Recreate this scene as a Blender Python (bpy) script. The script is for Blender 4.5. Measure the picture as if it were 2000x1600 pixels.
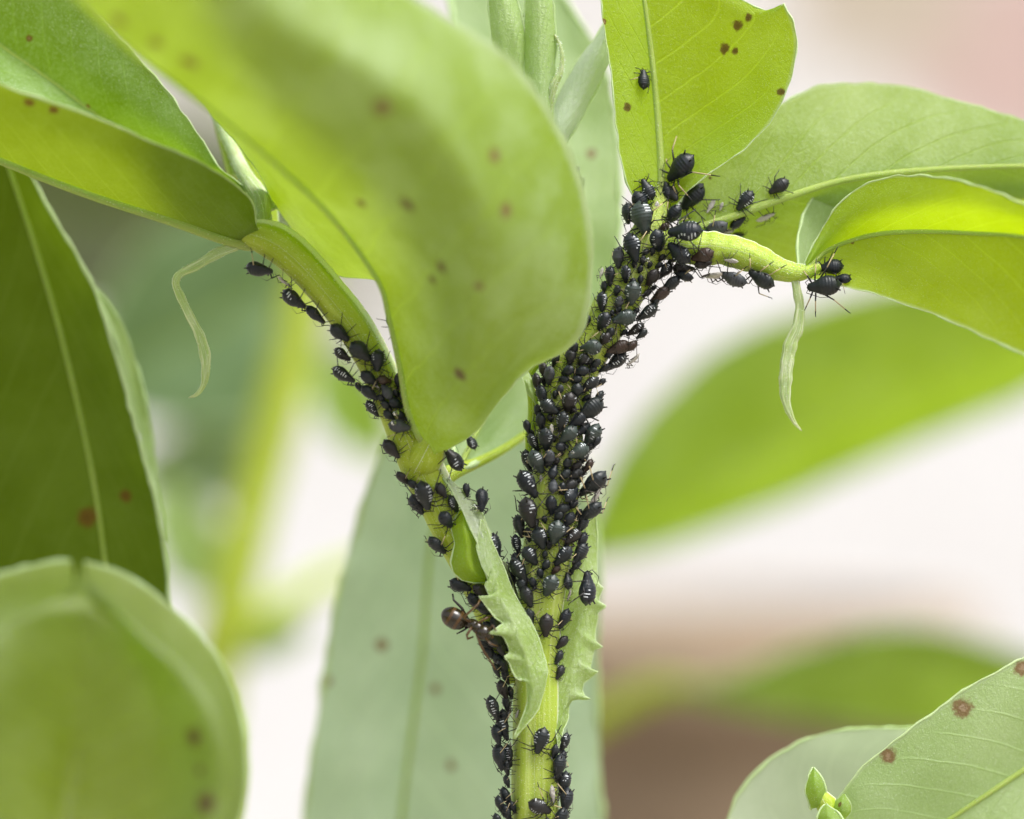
import bpy, bmesh, math, random
from mathutils import Vector, Matrix, noise
from mathutils.bvhtree import BVHTree

random.seed(7)
R = math.radians
for o in list(bpy.data.objects):
    bpy.data.objects.remove(o)
SC = bpy.context.scene
COL = SC.collection
SC.unit_settings.system = 'METRIC'
SC.unit_settings.scale_length = 0.01          # one Blender unit is one centimetre: the frame is 10 cm wide

# ------------------------------------------------------------------ camera, sky, sun, exposure
CAM_D = 30.0                                   # centimetres from lens to the plane of focus (y = 0)
cam = bpy.data.cameras.new('camera')
cam_o = bpy.data.objects.new('camera', cam)
COL.objects.link(cam_o)
cam_o.location = (0, -CAM_D, 0)
cam_o.rotation_euler = (R(90), 0, 0)
cam.sensor_width = 36.0
cam.lens = 108.0
cam.clip_start = 0.5
cam.clip_end = 5000
cam.dof.use_dof = True
cam.dof.focus_distance = CAM_D - 0.15
cam.dof.aperture_fstop = 0.070                 # a pupil about 1.5 cm wide in this scene's centimetres
SC.camera = cam_o

SUN_EL, SUN_AZ = R(62), R(128)                 # azimuth clockwise from +Y (north), seen from above
world = bpy.data.worlds.new('World')
SC.world = world
world.use_nodes = True
wn = world.node_tree.nodes
wl = world.node_tree.links
wn.clear()
sky = wn.new('ShaderNodeTexSky')
sky.sky_type = 'NISHITA'
sky.sun_disc = False
sky.sun_elevation = SUN_EL
sky.sun_rotation = SUN_AZ
sky.air_density = 1.0
sky.dust_density = 5.0
hsv = wn.new('ShaderNodeHueSaturation')
hsv.inputs['Saturation'].default_value = 0.30  # bright thin overcast
bg = wn.new('ShaderNodeBackground')
bg.inputs['Strength'].default_value = 0.15
wo = wn.new('ShaderNodeOutputWorld')
wl.new(sky.outputs[0], hsv.inputs['Color'])
wl.new(hsv.outputs[0], bg.inputs[0])
wl.new(bg.outputs[0], wo.inputs[0])

sun = bpy.data.lights.new('sun', 'SUN')
sun.energy = 1.5
sun.angle = R(25)
sun.color = (1.0, 0.975, 0.94)
sun_o = bpy.data.objects.new('sun', sun)
COL.objects.link(sun_o)
sd = Vector((math.sin(SUN_AZ) * math.cos(SUN_EL), math.cos(SUN_AZ) * math.cos(SUN_EL), math.sin(SUN_EL)))
sun_o.rotation_euler = sd.to_track_quat('Z', 'Y').to_euler()
sun_o.location = sd * 100

SC.view_settings.view_transform = 'Standard'
SC.view_settings.look = 'None'
SC.view_settings.gamma = 1.0
SC.view_settings.exposure = 0.78
SC.view_settings.use_curve_mapping = False
SC.render.engine = 'CYCLES'
SC.cycles.use_denoising = True
SC.cycles.max_bounces = 10
SC.cycles.diffuse_bounces = 5
SC.cycles.transmission_bounces = 8
SC.cycles.transparent_max_bounces = 8
SC.cycles.sample_clamp_indirect = 6

# ------------------------------------------------------------------ helpers
def P(px, py, y=0.0):
    """A point of the place: picture column and row (2000 x 1600) at depth y centimetres behind the plane of focus."""
    k = (CAM_D + y) / CAM_D / 200.0
    return Vector(((px - 1000) * k, y, (800 - py) * k))

def cr(pts, n, smooth=True):
    """n points, evenly spaced by length, on a Catmull-Rom curve through tuples of equal size."""
    pts = [tuple(map(float, p)) for p in pts]
    dense = []
    if smooth and len(pts) > 2:
        ext = [tuple(2 * a - b for a, b in zip(pts[0], pts[1]))] + pts + [tuple(2 * a - b for a, b in zip(pts[-1], pts[-2]))]
        for i in range(1, len(ext) - 2):
            p0, p1, p2, p3 = ext[i - 1:i + 3]
            for k in range(16):
                t = k / 16
                dense.append(tuple(0.5 * (2 * b + (c - a) * t + (2 * a - 5 * b + 4 * c - d) * t * t + (3 * b - a - 3 * c + d) * t ** 3)
                                   for a, b, c, d in zip(p0, p1, p2, p3)))
        dense.append(pts[-1])
    else:
        dense = pts
    cum = [0.0]
    for a, b in zip(dense, dense[1:]):
        cum.append(cum[-1] + math.hypot(b[0] - a[0], b[1] - a[1]) + 1e-6)
    out, j = [], 0
    for i in range(n):
        d = cum[-1] * i / (n - 1)
        while j < len(cum) - 2 and cum[j + 1] < d:
            j += 1
        t = (d - cum[j]) / (cum[j + 1] - cum[j])
        out.append(tuple(a + (b - a) * t for a, b in zip(dense[j], dense[j + 1])))
    return out

def tag(o, label=None, cat=None, group=None, kind=None):
    for k, v in (('label', label), ('category', cat), ('group', group), ('kind', kind)):
        if v:
            o[k] = v
    return o

def mesh_obj(name, verts, faces, mats, parent=None, smooth=True, uvs=None, mat_idx=None):
    me = bpy.data.meshes.new(name)
    me.from_pydata(verts, [], faces)
    for m in mats if isinstance(mats, (list, tuple)) else [mats]:
        me.materials.append(m)
    if smooth:
        me.polygons.foreach_set('use_smooth', [True] * len(faces))
    if mat_idx:
        me.polygons.foreach_set('material_index', mat_idx)
    if uvs:
        ul = me.uv_layers.new(name='UVMap')
        flat = []
        for lo in me.loops:
            flat.extend(uvs[lo.vertex_index])
        ul.data.foreach_set('uv', flat)
    me.update()
    o = bpy.data.objects.new(name, me)
    COL.objects.link(o)
    if parent:
        adopt(o, parent)
    return o

BASE = {}
def adopt(o, parent):
    """Parent o while its mesh stays in world coordinates."""
    o.parent = parent
    o.location = -BASE.get(parent.name, Vector())
    BASE[o.name] = Vector()

def thing(name, loc, label, cat, group=None):
    e = bpy.data.objects.new(name, None)
    e.empty_display_size = 0.3
    e.location = loc
    COL.objects.link(e)
    BASE[e.name] = Vector(loc)
    return tag(e, label, cat, group)

def tube_data(pts, rads, nseg=16, prof=None, caps=True):
    """pts: world points; rads: one radius each; prof(theta, t) scales the radius. theta = 0 looks at the camera side."""
    vs, fs, uv = [], [], []
    n = len(pts)
    back = Vector((0, -1, 0))
    for i, p in enumerate(pts):
        T = (pts[min(i + 1, n - 1)] - pts[max(i - 1, 0)]).normalized()
        b = back - T * T.dot(back)
        if b.length < 0.05:
            b = Vector((1, 0, 0)) - T * T.x
        b.normalize()
        s = T.cross(b)
        for k in range(nseg):
            th = 2 * math.pi * k / nseg
            r = rads[i] * (prof(th, i / (n - 1)) if prof else 1)
            vs.append(p + b * (math.cos(th) * r) + s * (math.sin(th) * r))
            uv.append((i / (n - 1), k / nseg))
    for i in range(n - 1):
        for k in range(nseg):
            k2 = (k + 1) % nseg
            fs.append((i * nseg + k, i * nseg + k2, (i + 1) * nseg + k2, (i + 1) * nseg + k))
    if caps:
        fs.append(tuple(range(nseg - 1, -1, -1)))
        fs.append(tuple((n - 1) * nseg + k for k in range(nseg)))
    return vs, fs, uv

def tube(name, ctrl, mat, parent, n=60, nseg=16, prof=None, wob=0.0):
    """ctrl: (px, py, y, radius in picture pixels)."""
    c = cr(ctrl, n)
    pts = [P(a, b, y) for a, b, y, r in c]
    rads = [max(r, 0.3) / 200.0 * (CAM_D + y) / CAM_D * (1 + wob * noise.noise(Vector((i * 0.23, r * 0.1, 3.3)))) for i, (a, b, y, r) in enumerate(c)]
    vs, fs, uv = tube_data(pts, rads, nseg, prof)
    o = mesh_obj(name, vs, fs, mat, parent, uvs=uv)
    o.data['centre'] = [0.0]
    CENTRE[o.name] = (pts, rads)
    return o
CENTRE = {}

# ------------------------------------------------------------------ materials
def nt(name):
    m = bpy.data.materials.new(name)
    m.use_nodes = True
    t = m.node_tree
    t.nodes.clear()
    out = t.nodes.new('ShaderNodeOutputMaterial')
    return m, t, out

class G:
    """Small node-graph writer."""
    def __init__(self, t):
        self.t = t
    def n(self, ty, **kw):
        nd = self.t.nodes.new('ShaderNode' + ty)
        for k, v in kw.items():
            setattr(nd, k, v)
        return nd
    def put(self, sock, v):
        if hasattr(v, 'is_linked') or hasattr(v, 'links'):
            self.t.links.new(v, sock)
        elif isinstance(v, (tuple, list)) and sock.type == 'RGBA' and len(v) == 3:
            sock.default_value = (*v, 1)
        else:
            sock.default_value = v
    def m(self, op, a, b=0.0, c=0.0, clamp=False):
        nd = self.n('Math', operation=op, use_clamp=clamp)
        for i, v in enumerate((a, b, c)):
            self.put(nd.inputs[i], v)
        return nd.outputs[0]
    def mix(self, f, a, b, mode='MIX'):
        nd = self.n('MixRGB', blend_type=mode)
        self.put(nd.inputs[0], f)
        self.put(nd.inputs[1], a)
        self.put(nd.inputs[2], b)
        return nd.outputs[0]
    def step(self, v, lo, hi, a=0.0, b=1.0):
        nd = self.n('MapRange', interpolation_type='SMOOTHSTEP')
        for i, x in enumerate((v, lo, hi, a, b)):
            self.put(nd.inputs[i], x)
        return nd.outputs[0]
    def noise(self, vec, scale, detail=2.0, rough=0.5):
        nd = self.n('TexNoise')
        self.put(nd.inputs['Vector'], vec)
        nd.inputs['Scale'].default_value = scale
        nd.inputs['Detail'].default_value = detail
        nd.inputs['Roughness'].default_value = rough
        return nd.outputs[0]

def leaf_mat(name, refl, trans, tmix=0.5, spots=(), rough=0.5, pale=(0.55, 0.66, 0.42), bloom=0.25, vein=0.5, nveins=9, spec=0.4, speck=0.35,
             veincol=None, ior=1.5):
    m, t, out = nt(name)
    g = G(t)
    tc = g.n('TexCoord')
    obj = tc.outputs['Object']
    sep = g.n('SeparateXYZ')
    g.put(sep.inputs[0], tc.outputs['UV'])
    u, v = sep.outputs[0], sep.outputs[1]
    s = g.m('MULTIPLY', g.m('ABSOLUTE', g.m('SUBTRACT', v, 0.5)), 2.0)
    wob = g.m('MULTIPLY', g.m('SUBTRACT', g.noise(obj, 1.3, 3.0), 0.5), 0.35)
    ph = g.m('ADD', g.m('SUBTRACT', g.m('MULTIPLY', u, float(nveins)), g.m('MULTIPLY', s, 3.2)), wob)
    pp = g.m('PINGPONG', ph, 0.5)
    second = g.m('MULTIPLY', g.step(pp, 0.055, 0.0), g.step(s, 1.0, 0.55, 0.0, 1.0))
    vor = g.n('TexVoronoi', feature='DISTANCE_TO_EDGE')
    g.put(vor.inputs['Vector'], obj)
    vor.inputs['Scale'].default_value = 4.5
    net = g.step(vor.outputs['Distance'], 0.035, 0.0)
    veins = g.m('MULTIPLY', g.m('MAXIMUM', second, g.m('MULTIPLY', net, 0.18)), vein)
    blot = g.noise(obj, 1.1, 4.0, 0.6)
    fine = g.noise(obj, 26.0, 3.0, 0.6)
    grain = g.noise(obj, 95.0, 1.0)
    # reflected colour: patchy wax bloom over the green, also painting the front leaf's sheen
    bl = g.m('MULTIPLY', g.m('ADD', g.m('MULTIPLY', g.step(blot, 0.38, 0.68), 0.7), g.m('MULTIPLY', g.step(fine, 0.42, 0.7), 0.5)), bloom, clamp=True)
    col = g.mix(bl, refl, pale)
    col = g.mix(g.m('MULTIPLY', veins, 0.6), col, veincol or tuple(min(1, c * 1.5 + 0.03) for c in refl))
    dots = g.m('MULTIPLY', g.step(grain, 0.63, 0.72), speck)
    col = g.mix(dots, col, (0.8, 0.88, 0.72))
    rim = g.step(s, 0.955, 0.99)
    col = g.mix(g.m('MULTIPLY', rim, 0.5), col, (0.62, 0.72, 0.52))
    tv = g.mix(g.step(blot, 0.3, 0.75), tuple(c * 0.86 for c in trans), tuple(min(1, c * 1.08) for c in trans))
    tcol = g.mix(g.m('MULTIPLY', veins, 0.55), tv, tuple(min(1, c * 1.35 + 0.04) for c in trans))
    tm = tmix
    for (loc, r, dark) in spots:
        d = g.n('VectorMath', operation='DISTANCE')
        g.put(d.inputs[0], obj)
        d.inputs[1].default_value = loc
        dd = g.m('ADD', d.outputs['Value'], g.m('MULTIPLY', g.m('SUBTRACT', g.noise(obj, 17.0, 4.0, 0.65), 0.5), r * 1.9))
        ms = g.m('MULTIPLY', g.step(dd, r * 1.5, r * 0.7), 0.92)
        inner = g.step(dd, r * 0.55, r * 0.2)
        c1 = g.mix(inner, (0.14, 0.085, 0.012) if dark else (0.22, 0.10, 0.02), (0.07, 0.04, 0.010) if dark else (0.42, 0.27, 0.16))
        col = g.mix(ms, col, c1)
        tcol = g.mix(ms, tcol, (0.12, 0.06, 0.004))
    bsdf = g.n('BsdfPrincipled')
    g.put(bsdf.inputs['Base Color'], col)
    g.put(bsdf.inputs['Roughness'], g.m('ADD', rough - 0.08, g.m('MULTIPLY', fine, 0.16)))
    bsdf.inputs['Specular IOR Level'].default_value = spec
    bsdf.inputs['IOR'].default_value = ior
    bsdf.inputs['Sheen Weight'].default_value = 0.05
    bsdf.inputs['Sheen Roughness'].default_value = 0.4
    bmp = g.n('Bump')
    bmp.inputs['Strength'].default_value = 0.75
    bmp.inputs['Distance'].default_value = 0.02
    h = g.m('ADD', g.m('MULTIPLY', fine, 0.7), g.m('ADD', g.m('MULTIPLY', grain, 0.5), g.m('MULTIPLY', veins, -0.8)))
    g.put(bmp.inputs['Height'], h)
    g.put(bsdf.inputs['Normal'], bmp.outputs[0])
    tr = g.n('BsdfTranslucent')
    g.put(tr.inputs['Color'], tcol)
    mx = g.n('MixShader')
    g.put(mx.inputs[0], tm)
    t.links.new(bsdf.outputs[0], mx.inputs[1])
    t.links.new(tr.outputs[0], mx.inputs[2])
    t.links.new(mx.outputs[0], out.inputs[0])
    return m

def stem_mat(name, col, pale, sss=0.35, streak=0.5, ridge=None, rw=0.05):
    m, t, out = nt(name)
    g = G(t)
    tc = g.n('TexCoord')
    obj = tc.outputs['Object']
    sep = g.n('SeparateXYZ')
    g.put(sep.inputs[0], tc.outputs['UV'])
    along = g.m('MULTIPLY', sep.outputs[0], 3.0)
    cmb = g.n('CombineXYZ')
    g.put(cmb.inputs[0], along)
    g.put(cmb.inputs[1], g.m('MULTIPLY', sep.outputs[1], 14.0))
    st = g.noise(cmb.outputs[0], 2.0, 3.0)
    gr = g.noise(obj, 70.0, 2.0, 0.6)
    lo = g.noise(obj, 1.4, 3.0)
    c = g.mix(g.m('MULTIPLY', g.step(st, 0.42, 0.68), streak), col, pale)
    c = g.mix(g.m('MULTIPLY', g.step(lo, 0.35, 0.7), 0.35), c, tuple(x * 0.75 for x in col))
    c = g.mix(g.m('MULTIPLY', g.step(gr, 0.64, 0.72), 0.75), c, (0.8, 0.86, 0.66))
    if ridge is not None:
        dv = g.m('ABSOLUTE', g.m('SUBTRACT', sep.outputs[1], ridge))
        c = g.mix(g.m('MULTIPLY', g.step(dv, rw, rw * 0.4), g.m('ADD', 0.45, g.m('MULTIPLY', gr, 0.7)), clamp=True), c, (0.74, 0.80, 0.60))
    b = g.n('BsdfPrincipled')
    g.put(b.inputs['Base Color'], c)
    b.inputs['Roughness'].default_value = 0.45
    b.inputs['Specular IOR Level'].default_value = 0.4
    b.inputs['Subsurface Weight'].default_value = sss
    b.inputs['Subsurface Radius'].default_value = (0.6, 1.0, 0.12)
    b.inputs['Subsurface Scale'].default_value = 0.22
    bm = g.n('Bump')
    bm.inputs['Strength'].default_value = 0.6
    bm.inputs['Distance'].default_value = 0.015
    g.put(bm.inputs['Height'], g.m('ADD', gr, g.m('MULTIPLY', st, 0.8)))
    g.put(b.inputs['Normal'], bm.outputs[0])
    t.links.new(b.outputs[0], out.inputs[0])
    return m

def plain_mat(name, col, rough=0.5, spec=0.5, var=0.0, bump=0.0, sss=0.0, **kw):
    m, t, out = nt(name)
    g = G(t)
    tc = g.n('TexCoord')
    obj = tc.outputs['Object']
    b = g.n('BsdfPrincipled')
    nz = g.noise(obj, kw.get('scale', 6.0), 4.0, 0.6)
    g.put(b.inputs['Base Color'], g.mix(nz, tuple(c * (1 - var) for c in col), tuple(min(1, c * (1 + var)) for c in col)))
    b.inputs['Roughness'].default_value = rough
    b.inputs['Specular IOR Level'].default_value = spec
    if sss:
        b.inputs['Subsurface Weight'].default_value = sss
        b.inputs['Subsurface Radius'].default_value = (0.5, 0.6, 0.3)
        b.inputs['Subsurface Scale'].default_value = 0.1
    if bump:
        bm = g.n('Bump')
        bm.inputs['Strength'].default_value = bump
        bm.inputs['Distance'].default_value = kw.get('dist', 0.02)
        g.put(bm.inputs['Height'], nz)
        g.put(b.inputs['Normal'], bm.outputs[0])
    t.links.new(b.outputs[0], out.inputs[0])
    return m

def aphid_mat():
    m, t, out = nt('aphid_cuticle')
    g = G(t)
    tc = g.n('TexCoord')
    oi = g.n('ObjectInfo')
    ramp = g.n('ValToRGB')
    e = ramp.color_ramp.elements
    e[0].position, e[0].color = 0.0, (0.006, 0.009, 0.013, 1)
    e[1].position, e[1].color = 1.0, (0.016, 0.011, 0.009, 1)
    for p, c in ((0.35, (0.008, 0.012, 0.016, 1)), (0.55, (0.008, 0.012, 0.012, 1)), (0.8, (0.012, 0.017, 0.018, 1))):
        k = e.new(p)
        k.color = c
    g.put(ramp.inputs[0], oi.outputs['Random'])
    nz = g.noise(tc.outputs['Object'], 22.0, 3.0, 0.6)
    lo = g.noise(tc.outputs['Object'], 4.0, 2.0)
    c = g.mix(g.m('MULTIPLY', g.step(lo, 0.4, 0.75), 0.3), ramp.outputs[0], (0.030, 0.038, 0.045))
    b = g.n('BsdfPrincipled')
    g.put(b.inputs['Base Color'], c)
    g.put(b.inputs['Roughness'], g.m('ADD', 0.27, g.m('MULTIPLY', nz, 0.2)))
    b.inputs['Specular IOR Level'].default_value = 0.4
    b.inputs['Sheen Weight'].default_value = 0.03
    b.inputs['Sheen Roughness'].default_value = 0.35
    b.inputs['Sheen Tint'].default_value = (0.6, 0.75, 0.9, 1)
    bm = g.n('Bump')
    bm.inputs['Strength'].default_value = 0.25
    bm.inputs['Distance'].default_value = 0.01
    g.put(bm.inputs['Height'], nz)
    g.put(b.inputs['Normal'], bm.outputs[0])
    t.links.new(b.outputs[0], out.inputs[0])
    return m

M_APHID = aphid_mat()
M_BROWN = plain_mat('aphid_brown_cuticle', (0.035, 0.019, 0.012), 0.42, 0.5, 0.4, 0.2, scale=8)
M_GREY = plain_mat('aphid_grey_cuticle', (0.045, 0.05, 0.056), 0.5, 0.4, 0.35, 0.2, scale=8)
M_GREEN = plain_mat('aphid_green_cuticle', (0.032, 0.046, 0.040), 0.4, 0.5, 0.35, 0.2, scale=8)
M_WAX = plain_mat('aphid_wax', (0.62, 0.66, 0.68), 0.7, 0.3, 0.2)
M_LEG = plain_mat('aphid_leg', (0.010, 0.009, 0.008), 0.4, 0.5, 0.3)
M_SHIN = plain_mat('aphid_pale_shin', (0.42, 0.34, 0.19), 0.5, 0.4, 0.3)
M_SKIN = plain_mat('shed_skin', (0.44, 0.42, 0.38), 0.6, 0.3, 0.5, 0.6, scale=9)
M_SKINLEG = plain_mat('shed_skin_leg', (0.06, 0.052, 0.045), 0.5, 0.4, 0.4)
M_HAIR = plain_mat('pale_hair', (0.72, 0.78, 0.66), 0.6, 0.3, 0.15)

def drop_mat():
    m, t, out = nt('honeydew')
    b = t.nodes.new('ShaderNodeBsdfPrincipled')
    b.inputs['Base Color'].default_value = (0.96, 0.97, 0.92, 1)
    b.inputs['Roughness'].default_value = 0.02
    b.inputs['Transmission Weight'].default_value = 1.0
    b.inputs['IOR'].default_value = 1.38
    t.links.new(b.outputs[0], out.inputs[0])
    return m
M_DROP = drop_mat()

M_STEM = stem_mat('stem_skin', (0.35, 0.46, 0.045), (0.54, 0.63, 0.24), ridge=0.19, rw=0.03)
M_PETIOLE = stem_mat('petiole_skin', (0.36, 0.47, 0.02), (0.50, 0.60, 0.12), ridge=0.235, rw=0.06)
M_STALK = stem_mat('stalk_skin', (0.34, 0.47, 0.03), (0.50, 0.61, 0.16), ridge=0.73, rw=0.06)
M_RIB = stem_mat('midrib_skin', (0.30, 0.40, 0.07), (0.46, 0.54, 0.22))
M_TENDRIL = stem_mat('tendril_skin', (0.34, 0.44, 0.16), (0.66, 0.72, 0.52), streak=0.9)
M_MARGIN = plain_mat('leaf_margin', (0.44, 0.57, 0.28), 0.55, 0.4, 0.2, 0.4, 0.3, scale=30)
M_BGSTEM = stem_mat('stem_yellow', (0.36, 0.46, 0.02), (0.46, 0.54, 0.06))

# ------------------------------------------------------------------ ground and garden wall
def wall_mat():
    m, t, out = nt('limewashed_render')
    g = G(t)
    tc = g.n('TexCoord')
    obj = tc.outputs['Object']
    n1 = g.noise(obj, 0.06, 4.0, 0.55)
    n2 = g.noise(obj, 0.9, 5.0, 0.6)
    c = g.mix(g.step(n1, 0.35, 0.7), (0.79, 0.80, 0.81), (0.71, 0.70, 0.69))
    for loc, r, colr in WALL_PATCH:
        d = g.n('VectorMath', operation='DISTANCE')
        g.put(d.inputs[0], obj)
        d.inputs[1].default_value = loc
        dd = g.m('ADD', d.outputs['Value'], g.m('MULTIPLY', g.m('SUBTRACT', g.noise(obj, 0.22, 4.0), 0.5), r * 1.2))
        c = g.mix(g.step(dd, r * 1.1, r * 0.6), c, colr)
    c = g.mix(g.m('MULTIPLY', n2, 0.25), c, (0.55, 0.52, 0.48))
    b = g.n('BsdfPrincipled')
    g.put(b.inputs['Base Color'], c)
    b.inputs['Roughness'].default_value = 0.9
    bm = g.n('Bump')
    bm.inputs['Strength'].default_value = 0.5
    bm.inputs['Distance'].default_value = 0.3
    g.put(bm.inputs['Height'], n2)
    g.put(b.inputs['Normal'], bm.outputs[0])
    t.links.new(b.outputs[0], out.inputs[0])
    return m

GROUND_Z = -17.0
WALL_Y = 80.0
# flaked places where the pink brick shows through the limewash, and a damp stain low down
WALL_PATCH = [(P(2010, 120, WALL_Y), 5.6, (0.56, 0.40, 0.36)), (P(1700, -60, WALL_Y), 4.2, (0.50, 0.43, 0.33)),
              (P(560, 330, WALL_Y), 8.0, (0.36, 0.36, 0.30)), (P(1330, 1560, WALL_Y), 4.6, (0.30, 0.22, 0.15))]

def soil_mat():
    m, t, out = nt('garden_soil')
    g = G(t)
    tc = g.n('TexCoord')
    n1 = g.noise(tc.outputs['Object'], 0.5, 6.0, 0.65)
    n2 = g.noise(tc.outputs['Object'], 0.02, 4.0)
    c = g.mix(n1, (0.10, 0.07, 0.05), (0.30, 0.24, 0.18))
    c = g.mix(g.step(n2, 0.4, 0.6), c, (0.40, 0.36, 0.30))
    b = g.n('BsdfPrincipled')
    g.put(b.inputs['Base Color'], c)
    b.inputs['Roughness'].default_value = 0.95
    bm = g.n('Bump')
    bm.inputs['Strength'].default_value = 0.8
    bm.inputs['Distance'].default_value = 0.6
    g.put(bm.inputs['Height'], n1)
    g.put(b.inputs['Normal'], bm.outputs[0])
    t.links.new(b.outputs[0], out.inputs[0])
    return m

gv, gf = [], []
NG = 40
for i in range(NG + 1):
    for j in range(NG + 1):
        a, b = (i / NG * 2 - 1), (j / NG * 2 - 1)
        x, y = math.copysign(abs(a) ** 3, a) * 40000, math.copysign(abs(b) ** 3, b) * 40000
        gv.append((x, y, GROUND_Z + 0.5 * noise.noise(Vector((x * 0.05, y * 0.05, 0)))))
for i in range(NG):
    for j in range(NG):
        k = i * (NG + 1) + j
        gf.append((k, k + NG + 1, k + NG + 2, k + 1))
tag(mesh_obj('ground', gv, gf, soil_mat()), kind='structure')

wt = thing('garden_wall', (0, WALL_Y + 8, GROUND_Z), 'limewashed pale garden wall with pinkish flaked patches, out of focus behind the plants', 'wall')
def box(x0, x1, y0, y1, z0, z1):
    v = [(x, y, z) for x in (x0, x1) for y in (y0, y1) for z in (z0, z1)]
    return v, [(0, 1, 3, 2), (4, 6, 7, 5), (0, 4, 5, 1), (2, 3, 7, 6), (0, 2, 6, 4), (1, 5, 7, 3)]
v, f = box(-170, 190, WALL_Y, WALL_Y + 16, GROUND_Z - 2, 52)
mesh_obj('wall_body', v, f, wall_mat(), wt, smooth=False)
for i in range(12):
    v, f = box(-170 + i * 30 + 0.3, -140 + i * 30 - 0.3, WALL_Y - 2.5, WALL_Y + 18.5, 52.0, 56.0)
    mesh_obj('coping_stone', v, f, plain_mat('coping', (0.42, 0.38, 0.33), 0.9, 0.2, 0.25, 0.3, scale=0.6, dist=0.3) if i == 0 else bpy.data.materials['coping'], wt, smooth=False)

# ------------------------------------------------------------------ leaves
LEAF_BVH = {}
EYE = Vector((0, -CAM_D, 0))
def see(bvh, px, py):
    d = (P(px, py, 0) - EYE).normalized()
    loc, nor, idx, dist = bvh.ray_cast(EYE, d)
    if loc is None:
        return None
    return loc, (nor if nor.dot(d) < 0 else -nor)

def leaf(key, parent, rails, mid, mat, nu=64, nc=9, wave=0.03, edge=0.006, rib=(0.05, 0.015), margin=0.010, name='leaf', smooth=True, seed=0, label=None, freq=1.6, spots=()):
    """A blade lofted over rails: curves from base to tip, given across from one margin to the other. rails[mid] is the midrib."""
    rc = [[P(*p) for p in cr(r, nu, smooth)] for r in rails]
    nr = len(rails)
    cols = []                                   # (segment, t, v)
    for k in range(nr - 1):
        for j in range(nc):
            cols.append((k, j / nc))
    cols.append((nr - 2, 1.0))
    verts, uvs = [], []
    nl, nrr = mid, nr - 1 - mid
    for i in range(nu):
        row = [c[i] for c in rc]
        for (k, t) in cols:
            lo, hi = (0, mid) if k < mid else (mid, nr - 1)
            p1, p2 = row[k], row[k + 1]
            p0 = row[k - 1] if k - 1 >= lo else p1 * 2 - p2
            p3 = row[k + 2] if k + 2 <= hi else p2 * 2 - p1
            q = 0.5 * (2 * p1 + (p2 - p0) * t + (2 * p0 - 5 * p1 + 4 * p2 - p3) * t * t + (3 * p1 - p0 - 3 * p2 + p3) * t ** 3)
            s = k + t
            v = 0.5 * s / nl if (s <= mid and nl) else (0.5 + 0.5 * (s - mid) / nrr if nrr else 0.5)
            a = abs(v - 0.5) * 2
            nz = noise.noise(Vector((q.x * freq + seed, q.z * freq, q.y * freq)))
            q = q + Vector((0, -1, 0.25)) * (nz * wave * min(1, a * 2.0) * min(1, i / 5))
            if a > 0.98:
                q = q + Vector((noise.noise(q * 7), 0, noise.noise(q * 7 + Vector((9, 9, 9))))) * edge * 3
            verts.append(q)
            uvs.append((i / (nu - 1), v))
    w = len(cols)
    faces = [(i * w + j, i * w + j + 1, (i + 1) * w + j + 1, (i + 1) * w + j) for i in range(nu - 1) for j in range(w - 1)]
    bvh = LEAF_BVH[key] = BVHTree.FromPolygons(verts, faces)
    if isinstance(mat, dict):
        sp = []
        for px, py, r, dark in spots:
            hit = see(bvh, px, py)
            if hit:
                sp.append((hit[0], r / 200, dark))
        mat = leaf_mat('leaf_' + key, spots=sp, **mat)
    o = mesh_obj(name, verts, faces, mat, parent, uvs=uvs)
    if label:
        o['label'] = label
    mc = mid * nc
    if rib and 0 <= mid:
        pts = [verts[i * w + min(mc, w - 1)] for i in range(nu)]
        rr = [rib[0] + (rib[1] - rib[0]) * i / (nu - 1) for i in range(nu)]
        vs, fs, uv = tube_data(pts, rr, 8)
        mesh_obj('midrib', vs, fs, M_RIB, o, uvs=uv)
    if margin:
        av, af = [], []
        for c in {0, w - 1} - {mc}:
            pts = [verts[i * w + c] for i in range(nu)]
            rr = [margin * (0.75 + 0.9 * noise.noise(p * 5) + 0.5 * noise.noise(p * 17)) for p in pts]
            rr = [max(x, margin * 0.3) for x in rr]
            vs, fs, uv = tube_data(pts, rr, 6)
            off = len(av)
            av += vs
            af += [tuple(x + off for x in q) for q in fs]
        mesh_obj('margin', av, af, M_MARGIN, o)
    return o

def off_rail(a, b, t, dy=0.0):
    """A rail a share t of the way from rail a to rail b."""
    n = max(len(a), len(b), 8)
    ra, rb = cr(a, n), cr(b, n)
    return [(p[0] + (q[0] - p[0]) * t, p[1] + (q[1] - p[1]) * t, p[2] + (q[2] - p[2]) * t + dy * math.sin(math.pi * min(1, 0.12 + i / (n - 1) * 0.88))) for i, (p, q) in enumerate(zip(ra, rb))]

VIVID = dict(refl=(0.31, 0.46, 0.004), trans=(0.50, 0.68, 0.0), tmix=0.55, bloom=0.16, spec=0.5, rough=0.45)
PALE = dict(refl=(0.27, 0.42, 0.13), trans=(0.38, 0.57, 0.09), tmix=0.45, bloom=0.5, spec=0.9, rough=0.45, ior=1.6)
DARK = dict(refl=(0.045, 0.085, 0.0), trans=(0.14, 0.23, 0.0), tmix=0.55, bloom=0.06, speck=0.05, spec=0.25, rough=0.6)  # the far-left leaf hangs in shade; that shade is put into this colour

# ---- the infested bean plant
plant = thing('bean_plant', P(1045, 1600, 0) * 1.0 + Vector((0, 0, GROUND_Z + 4)), 'pale green broad bean plant with forked stem crowded by black aphids', 'plant', None)

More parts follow.
